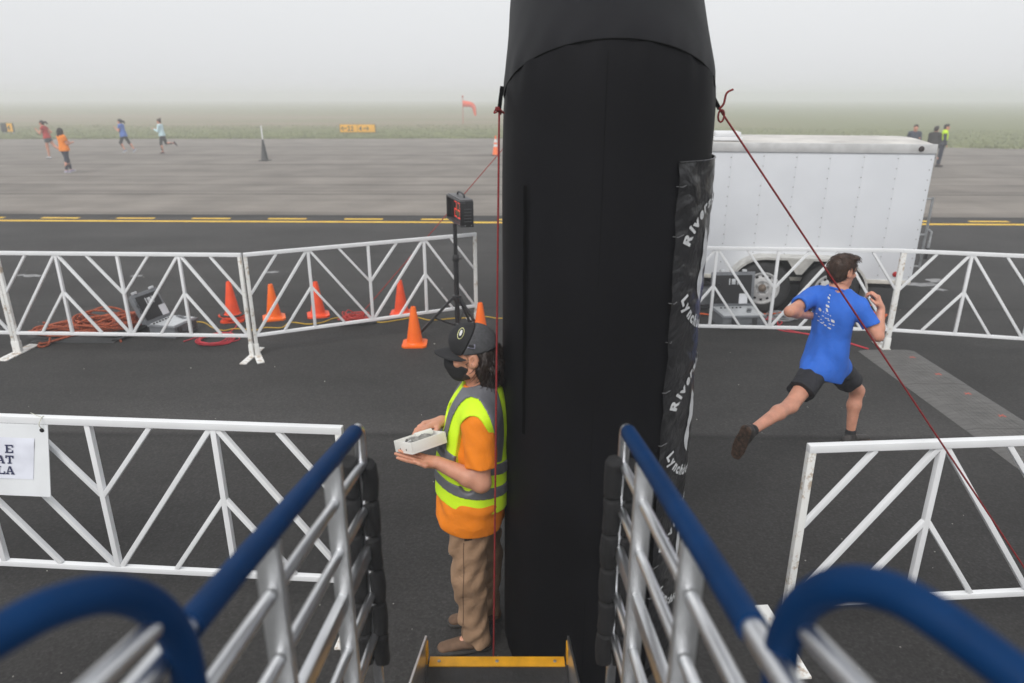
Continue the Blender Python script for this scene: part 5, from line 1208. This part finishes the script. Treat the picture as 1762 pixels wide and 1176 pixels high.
# ---- the man in the yellow vest
MJ = {'f': unit([-1, -.05, -.10]), 'hf': unit([-1, -.06, -.03]), 'hu': unit([-.02, 0, 1]),
      'head': J(812, 2.94, 1.615), 'neck': J(829, 2.96, 1.435), 'pelvis': J(812, 2.96, .90),
      'shL': J(824, 2.785, 1.345), 'shR': J(836, 3.14, 1.345), 'elL': J(828, 2.715, 1.085), 'elR': J(818, 3.17, 1.10), 'wrL': J(752, 2.735, 1.175), 'wrR': J(760, 2.97, 1.262),
      'hipL': J(808, 2.88, .86), 'hipR': J(820, 3.04, .86), 'knL': J(806, 2.86, .48), 'knR': J(834, 3.06, .48), 'anL': J(820, 2.885, .095), 'anR': J(838, 3.085, .095),
      'toeL': J(757, 2.85, .038), 'toeR': J(776, 3.05, .038)}
TAN_CLOTH = M('tan_trousers', lin(156, 125, 98), .85, var=.12, scale=8, bump=.14, bscale=300, wrinkle=.55, wscale=10); ORANGE_TEE = M('orange_cotton', lin(232, 128, 12), .82, var=.07, scale=8, bump=.10, bscale=300, wrinkle=.45, wscale=9)
REFLECT = M('reflective_tape', (.155, .158, .175), .45, .2, var=.08, scale=30)
def man_extra(t, J_):
    r, f, u = frame(J_['f'], J_['neck'] - J_['pelvis']); pe, ne = J_['pelvis'], J_['neck']; A = np.stack([r, f, u])
    lo, hi = bounds([pe - u*.05, ne, J_['shL'], J_['shR']], .24)
    def vest_field(inf, h):
        S = Field(lo, hi, h); add_prims(S, torso_prims(J_, .036 + inf, .022, 1.02)); S.seg(pe + u*.16, pe - u*.12, .152 + .036 + inf, .180 + .034 + inf, (f, .86), .05)
        S.folds(.0040, 20, 12, (1, 1, .6)); S.plane(pe - u*.005, -u + f*.12, .003)
        for s, q in (('L', -1), ('R', 1)):
            sh = J_['sh'+s]; c_ = sh + r*q*.06 - u*.15 + f*.025
            S.ell(c_, (.115, .086, .205), A, .008, 'cut')
        S.ell(ne + u*.045 + f*.02, (.088, .088, .06), A, .006, 'cut'); S.seg(ne + u*.02, ne + f*.20 - u*.19, .055, .004, None, .006, 'cut'); S.seg(ne + u*.03, J_['head'], .078, .09, None, .004, 'cut')
        return S
    vb = vest_field(0, .006); vest = vb.build('hi_vis_vest', VEST, t)
    def strip(name, keep):
        S = vest_field(.0055, .0045); sl, P = S.allP(); S.F = np.maximum(S.F, keep(P)).astype(np.float32); S.build(name, REFLECT, vest)
    z1, z2 = pe + u*.225, pe + u*.100
    def band(c_, hw, tilt): 
        n = unit(u + f*tilt); return lambda P: np.abs((P - c_.astype(np.float32)) @ n.astype(np.float32)) - hw
    strip('reflective_band', band(z1, .026, -.16)); strip('reflective_band', band(z2, .026, -.06))
    for s, q in (('L', -1), ('R', 1)):        # braces that follow the armhole over the shoulder
        sh = J_['sh'+s]; c_ = sh + r*q*.06 - u*.15 + f*.025
        def keep(P, c_=c_, q=q):
            d = (P - c_.astype(np.float32)); a = d @ f.astype(np.float32); b2 = d @ u.astype(np.float32); e = np.sqrt((a/.086)**2 + (b2/.205)**2)
            v = np.maximum(1.26 - e, e - 1.74)*.08; lat = (P - ne.astype(np.float32)) @ (r*q).astype(np.float32)
            v = np.maximum(v, .045 - lat); return np.maximum(v, ((z1 + u*.02 - P) @ u.astype(np.float32)))
        strip('reflective_brace', keep)
    # cap
    hr, hf, hu = frame(J_['hf'], J_['hu']); c = J_['head']; AH = np.stack([hr, hf, hu]); P = lambda a, b_, d: c + hr*a + hf*b_ + hu*d
    cap = Field(c - .25, c + .25, .005); cap.ell(P(0, -.012, .040), (.091, .108, .100), AH, .0); cap.ell(P(0, .035, .075), (.070, .065, .060), AH, .03); cap.plane(P(0, 0, .022), -hu - hf*.14, .003)
    fr_ = cap.clone(); fr_.plane(P(0, .042, .02), -hf - hu*.54, .002); rear = cap.clone(); rear.plane(P(0, .040, .02), hf + hu*.54, .002)
    rear.ell(P(0, -.125, .012), (.045, .05, .035), AH, .004, 'cut')
    CAPB = M('cap_black', (.017, .017, .019), .85, var=.2, scale=20, bump=.15, bscale=420)
    CAPM = M('cap_mesh', (.075, .076, .082), .85, var=.22, scale=90, bump=.6, bscale=330)
    fo = fr_.build('cap_front', CAPB, t); ro = rear.build('cap_mesh_back', CAPM, t)
    m_ = MB(); nu, nv = 18, 9; V = []                       # curved brim
    for lay in (0, 1):
        for j in range(nv+1):
            for i in range(nu+1):
                q = R(-78) + R(156)*i/nu; k = j/nv; edge = .078*k*(math.cos(q*.92)**.55)
                x = .094*math.sin(q)*(1 - .10*k); y = -.012 + .105*math.cos(q) + edge*1.02; z = .026 - .026*(x/.09)**2 + .004*k - .012*k*k - .004*lay
                V.append(P(x, y - .004, z))
    n0 = (nu+1)*(nv+1); F = []
    for j in range(nv):
        for i in range(nu):
            a = j*(nu+1)+i; F += [(a, a+1, a+nu+2, a+nu+1), (n0+a, n0+a+nu+1, n0+a+nu+2, n0+a+1)]
    for i in range(nu): a = nv*(nu+1)+i; F.append((a, a+1, n0+a+1, n0+a))
    m_.add(V, F); part('cap_brim', m_, CAPB, t, smooth=60)
    bv = BVHTree.FromPolygons([v.co + Vector(wloc(t)) for v in fo.data.vertices], [tuple(p.vertices) for p in fo.data.polygons])
    bv2 = BVHTree.FromPolygons([v.co + Vector(wloc(t)) for v in ro.data.vertices], [tuple(p.vertices) for p in ro.data.polygons]); cam_ = Vector((0, 0, HCAM))
    def stick(bvh, pts, lift):
        V = []
        for px, py in pts:
            d = (Vector(PY(px, py, 2.9)) - cam_).normalized(); hit = bvh.ray_cast(cam_, d)[0]
            if hit is None: return None
            V.append(np.array(hit - d*lift))
        return V
    def patch(name, pts, mat, lift, par, bvh):
        V = stick(bvh, pts, lift)
        if V: m_ = MB(); m_.add(V, [tuple(range(len(V)))]); part(name, m_, mat, par)
    el_ = lambda cx, cy, a, b_, tl=0: [(cx + a*math.cos(q)*math.cos(tl) - b_*math.sin(q)*math.sin(tl), cy + a*math.cos(q)*math.sin(tl) + b_*math.sin(q)*math.cos(tl)) for q in np.linspace(0, 2*math.pi, 24, endpoint=False)]
    patch('badge', el_(793, 574, 5.4, 10.5, .35), M('badge_edge', (.62, .62, .30), .7), .005, fo, bv); patch('badge', el_(793, 574, 4.3, 9.3, .35), CAPB, .0065, fo, bv); patch('badge', el_(793, 573, 2.2, 5.5, .35), M('badge_white', (.6, .6, .6), .7), .008, fo, bv)
    patch('maker_tag', [(805, 591), (818, 593), (817.5, 601), (804.5, 599)], M('tag_grey', (.20, .20, .26), .7), .007, ro, bv2); patch('maker_tag', [(806.5, 593.5), (816, 595), (815.5, 599), (806.2, 597.6)], CAPB, .009, ro, bv2)
    # face covering
    S = Field(c - .18, c + .18, .0045); S.ell(P(0, .026, -.040), (.066, .080, .086), AH, .0); S.ell(P(0, .088, -.040), (.032, .040, .046), AH, .035); S.ell(P(0, .062, -.095), (.036, .036, .030), AH, .03)
    S.plane(P(0, .09, -.020), hu - hf*.42, .006); S.plane(P(0, .012, -.04), -hf - hu*.30, .004); mk = S.build('face_mask', M('black_mask', (.012, .012, .014), .8, var=.2, scale=20), t)
    for q in (-1, 1):
        m_ = MB(); m_.tube(catmull([P(q*.064, .030, -.030), P(q*.074, .012, -.014), P(q*.081, -.012, .008)], 5), .0016, 5); m_.tube(catmull([P(q*.060, .022, -.080), P(q*.074, .0, -.06), P(q*.079, -.014, -.036)], 5), .0016, 5); part('ear_loop', m_, BLACK_PLASTIC, mk)
    # shoulder-length wavy hair under the cap
    S = Field(c - .27, c + .22, .005); S.ell(P(0, -.030, -.010), (.088, .088, .085), AH, .02); S.seg(P(-.050, -.055, -.03), P(-.052, -.070, -.125), .048, .036, None, .03); S.seg(P(.050, -.055, -.03), P(.052, -.070, -.125), .048, .036, None, .03); S.seg(P(0, -.085, -.02), P(0, -.095, -.13), .055, .042, None, .03)
    for q in (-1, 1): S.ell(P(q*.085, .024, -.020), (.040, .050, .070), AH, .008, 'cut'); S.ell(P(q*.094, -.006, -.012), (.026, .032, .042), AH, .006, 'cut')
    S.ell(P(0, .13, -.05), (.12, .12, .12), AH, .01, 'cut'); S.plane(P(0, 0, .03), hu, .004); S.folds(.0055, 75, 21, (1, 1, .35)); S.folds(.0025, 190, 22, (1, 1, .25)); ho = S.build('hair', HAIR_DARK, t)
    rr = np.random.default_rng(4)
    for k in range(70):
        a = rr.uniform(R(122), R(238)); st_ = P(.080*math.sin(a), -.012 + .085*math.cos(a), .0); ln = rr.uniform(.10, .165); w1, w2 = rr.normal(0, .012, 2)
        pts = [st_ + hu*(-ln*i/6) + (hr*math.sin(a) + hf*math.cos(a))*(.012 + .030*math.sin(math.pi*i/7) + .010*math.sin(i*1.9 + k)) + hr*w1*i/6 + hf*(w2*i/6 + .008*math.sin(i*1.4 + k*2)) for i in range(7)]
        m_ = MB(); m_.tube(catmull(pts, 3), list(np.linspace(.0042, .0012, 19)), 5)
        if k == 0: allm = m_
        else: allm.add(m_.v, m_.f)
    lk = part('hair_locks', allm, HAIR_DARK, ho); lk['kind'] = 'stuff'; strands(ho, HAIR_DARK, c, -hu*1.0 - hf*.2, 900, .07, 8)
    S = Field(*bounds([P(0, .03, -.10)], .10), .005); S.ell(P(0, .020, -.088), (.062, .050, .034), AH, .0); S.plane(P(0, .0, -.066), hu, .003); S.folds(.002, 140, 2); S.build('beard', HAIR_DARK, t)
    # trouser details
    bt = [o for o in t.children if o.name.startswith('trousers')][0]; bv3 = BVHTree.FromPolygons([v.co + Vector(wloc(t)) for v in bt.data.vertices], [tuple(p.vertices) for p in bt.data.polygons])
    patch('tool_pocket', [(799, 923), (815, 921), (812, 930), (799, 932)], M('pocket_shade', lin(62, 52, 42), .9), .003, bt, bv3)
    sm = stick(bv3, [(798 - .5*math.sin(k*.5) - k*.05, 935 + k*5.6) for k in range(30)], .001)
    if sm: m_ = MB(); m_.tube(sm, .0018, 5); part('side_seam', m_, M('seam_brown', lin(92, 70, 54), .9), bt)
    # laces
    for k in range(4):
        e, d, lt = foot_frame(J_, 'L'); q = J_['anL'] + e*(.030 + .022*k) - d*(-.004 - .012*k) ; m_ = MB(); m_.tube([q - lt*.024 - d*.002, q - d*.012, q + lt*.024 - d*.002], .0035, 5); part('lace', m_, BLACK_PLASTIC, t)
man = build_person('man in black cap and yellow hi-vis vest leaning on the arch with a white tray', MJ,
    {'top': (ORANGE_TEE, .74, .018, .135), 'skirt': .180, 'sleeve_loose': .024, 'fold_t': (.0046, 30, 14), 'bottom': (TAN_CLOTH, 2.07, .020, .014), 'fold_b': (.0075, 34, 19, (1, 1, 1.3)), 'sock': (BLACK_CLOTH, .09), 'collar': .07, 'shoe': M('tan_boot', lin(104, 80, 62), .8, var=.2, scale=30), 'sole': M('dark_sole', (.03, .028, .026), .8)},
    .0055, None, hands={'L': dict(d=J(700, 2.735, 1.205) - MJ['wrL'], n=np.array([.1, .1, -1.]), thumb=np.array([0, -1., .1]), curl=(.10, .10, .12, .15), tcurl=.1),
                        'R': dict(d=J(712, 2.90, 1.262) - MJ['wrR'], n=np.array([-.1, .0, 1.]), thumb=np.array([0, -1., -.2]), curl=(.55, .6, .66, .72), tcurl=.5)}, extra=man_extra, skin=SKIN_TAN, belly=.012, broad=1.02, sc_=1.0, armr=1.06, legr=1.0)

# ---- the white tray in his hands
B0 = J(710, 2.685, 1.240); u1 = unit(np.array([-.66, .75, -.30])); v1 = perp(np.array([.76, .64, -.02]), u1); n1_ = np.cross(v1, u1); n1_ = n1_ if n1_[2] > 0 else -n1_
LU, LV, LH = .145, .185, .046
tray = thing('white_tray', B0 + u1*LU/2 + v1*LV/2, 'shallow white plastic tray held by the man in the vest', 'tray')
frB = np.stack([u1, v1, n1_], 1); WP = M('white_plastic', (.74, .73, .69), .35, var=.04)
def bp_(a, b2, z): return B0 + u1*a + v1*b2 + n1_*z
m_ = MB(); m_.box(bp_(LU/2, LV/2, .004), (LU, LV, .008), frB, .002); part('floor_plate', m_, WP, tray)
for (a, b2, sa, sb) in ((LU/2, .003, LU, .006), (LU/2, LV-.003, LU, .006), (.003, LV/2, .006, LV-.012), (LU-.003, LV/2, .006, LV-.012)):
    m_ = MB(); m_.box(bp_(a, b2, LH/2 + .006), (sa, sb, LH), frB, .002); part('side', m_, WP, tray)
for a in (.045, .095):
    m_ = MB(); m_.box(bp_(a, -.0005, .018), (.004, .003, .007), frB); part('slot', m_, BLACK_PLASTIC, tray)
m_ = MB(); m_.box(bp_(LU*.5, LV*.5, .032), (LU-.014, LV-.014, .012), frB, .003); part('inner_lid', m_, M('white_lid', (.70, .70, .70), .4, var=.05), tray)
m_ = MB(); m_.tube([bp_(LU*.55, LV*.40, .055), bp_(LU*.50, LV*.85, .055)], .016, 14); rp_ = part('paper_roll', m_, WP, None, smooth=50); tag(rp_, 'small white paper roll on the tray under the fingertips', 'roll')
m_ = MB(); N = 10; V = []
for j in range(N+1):
    for i in range(N+1): V.append(bp_(.03 + .07*i/N, .03 + .10*j/N, .042 + .016*math.sin(math.pi*i/N) + .004*math.sin(j*1.3 + i)))
m_.add(V, [(j*(N+1)+i, j*(N+1)+i+1, (j+1)*(N+1)+i+1, (j+1)*(N+1)+i) for j in range(N) for i in range(N)]); tag(part('clear_wrap', m_, M('grey_wrap', (.24, .235, .22), .25, var=.5, scale=40), None), 'crumpled grey plastic wrap lying in the white tray', 'wrap')
# ------------------------------------------------------------------ fog
m_ = MB(); m_.box((0, 0, 1.9), (1240, 1240, 5.9))
hz = part('haze', m_, None); hz['kind'] = 'stuff'; tag(hz, 'even pale morning fog lying over the whole airfield', 'fog')
hm = bpy.data.materials.new('morning_fog'); hm.use_nodes = True; nt = hm.node_tree; nt.nodes.clear()
pv = nn(nt, 'ShaderNodeVolumePrincipled'); pv.inputs['Color'].default_value = (.97, .985, 1, 1); pv.inputs['Density'].default_value = .0058; pv.inputs['Anisotropy'].default_value = .15
ou = nn(nt, 'ShaderNodeOutputMaterial'); nt.links.new(pv.outputs[0], ou.inputs['Volume']); hz.data.materials.append(hm)
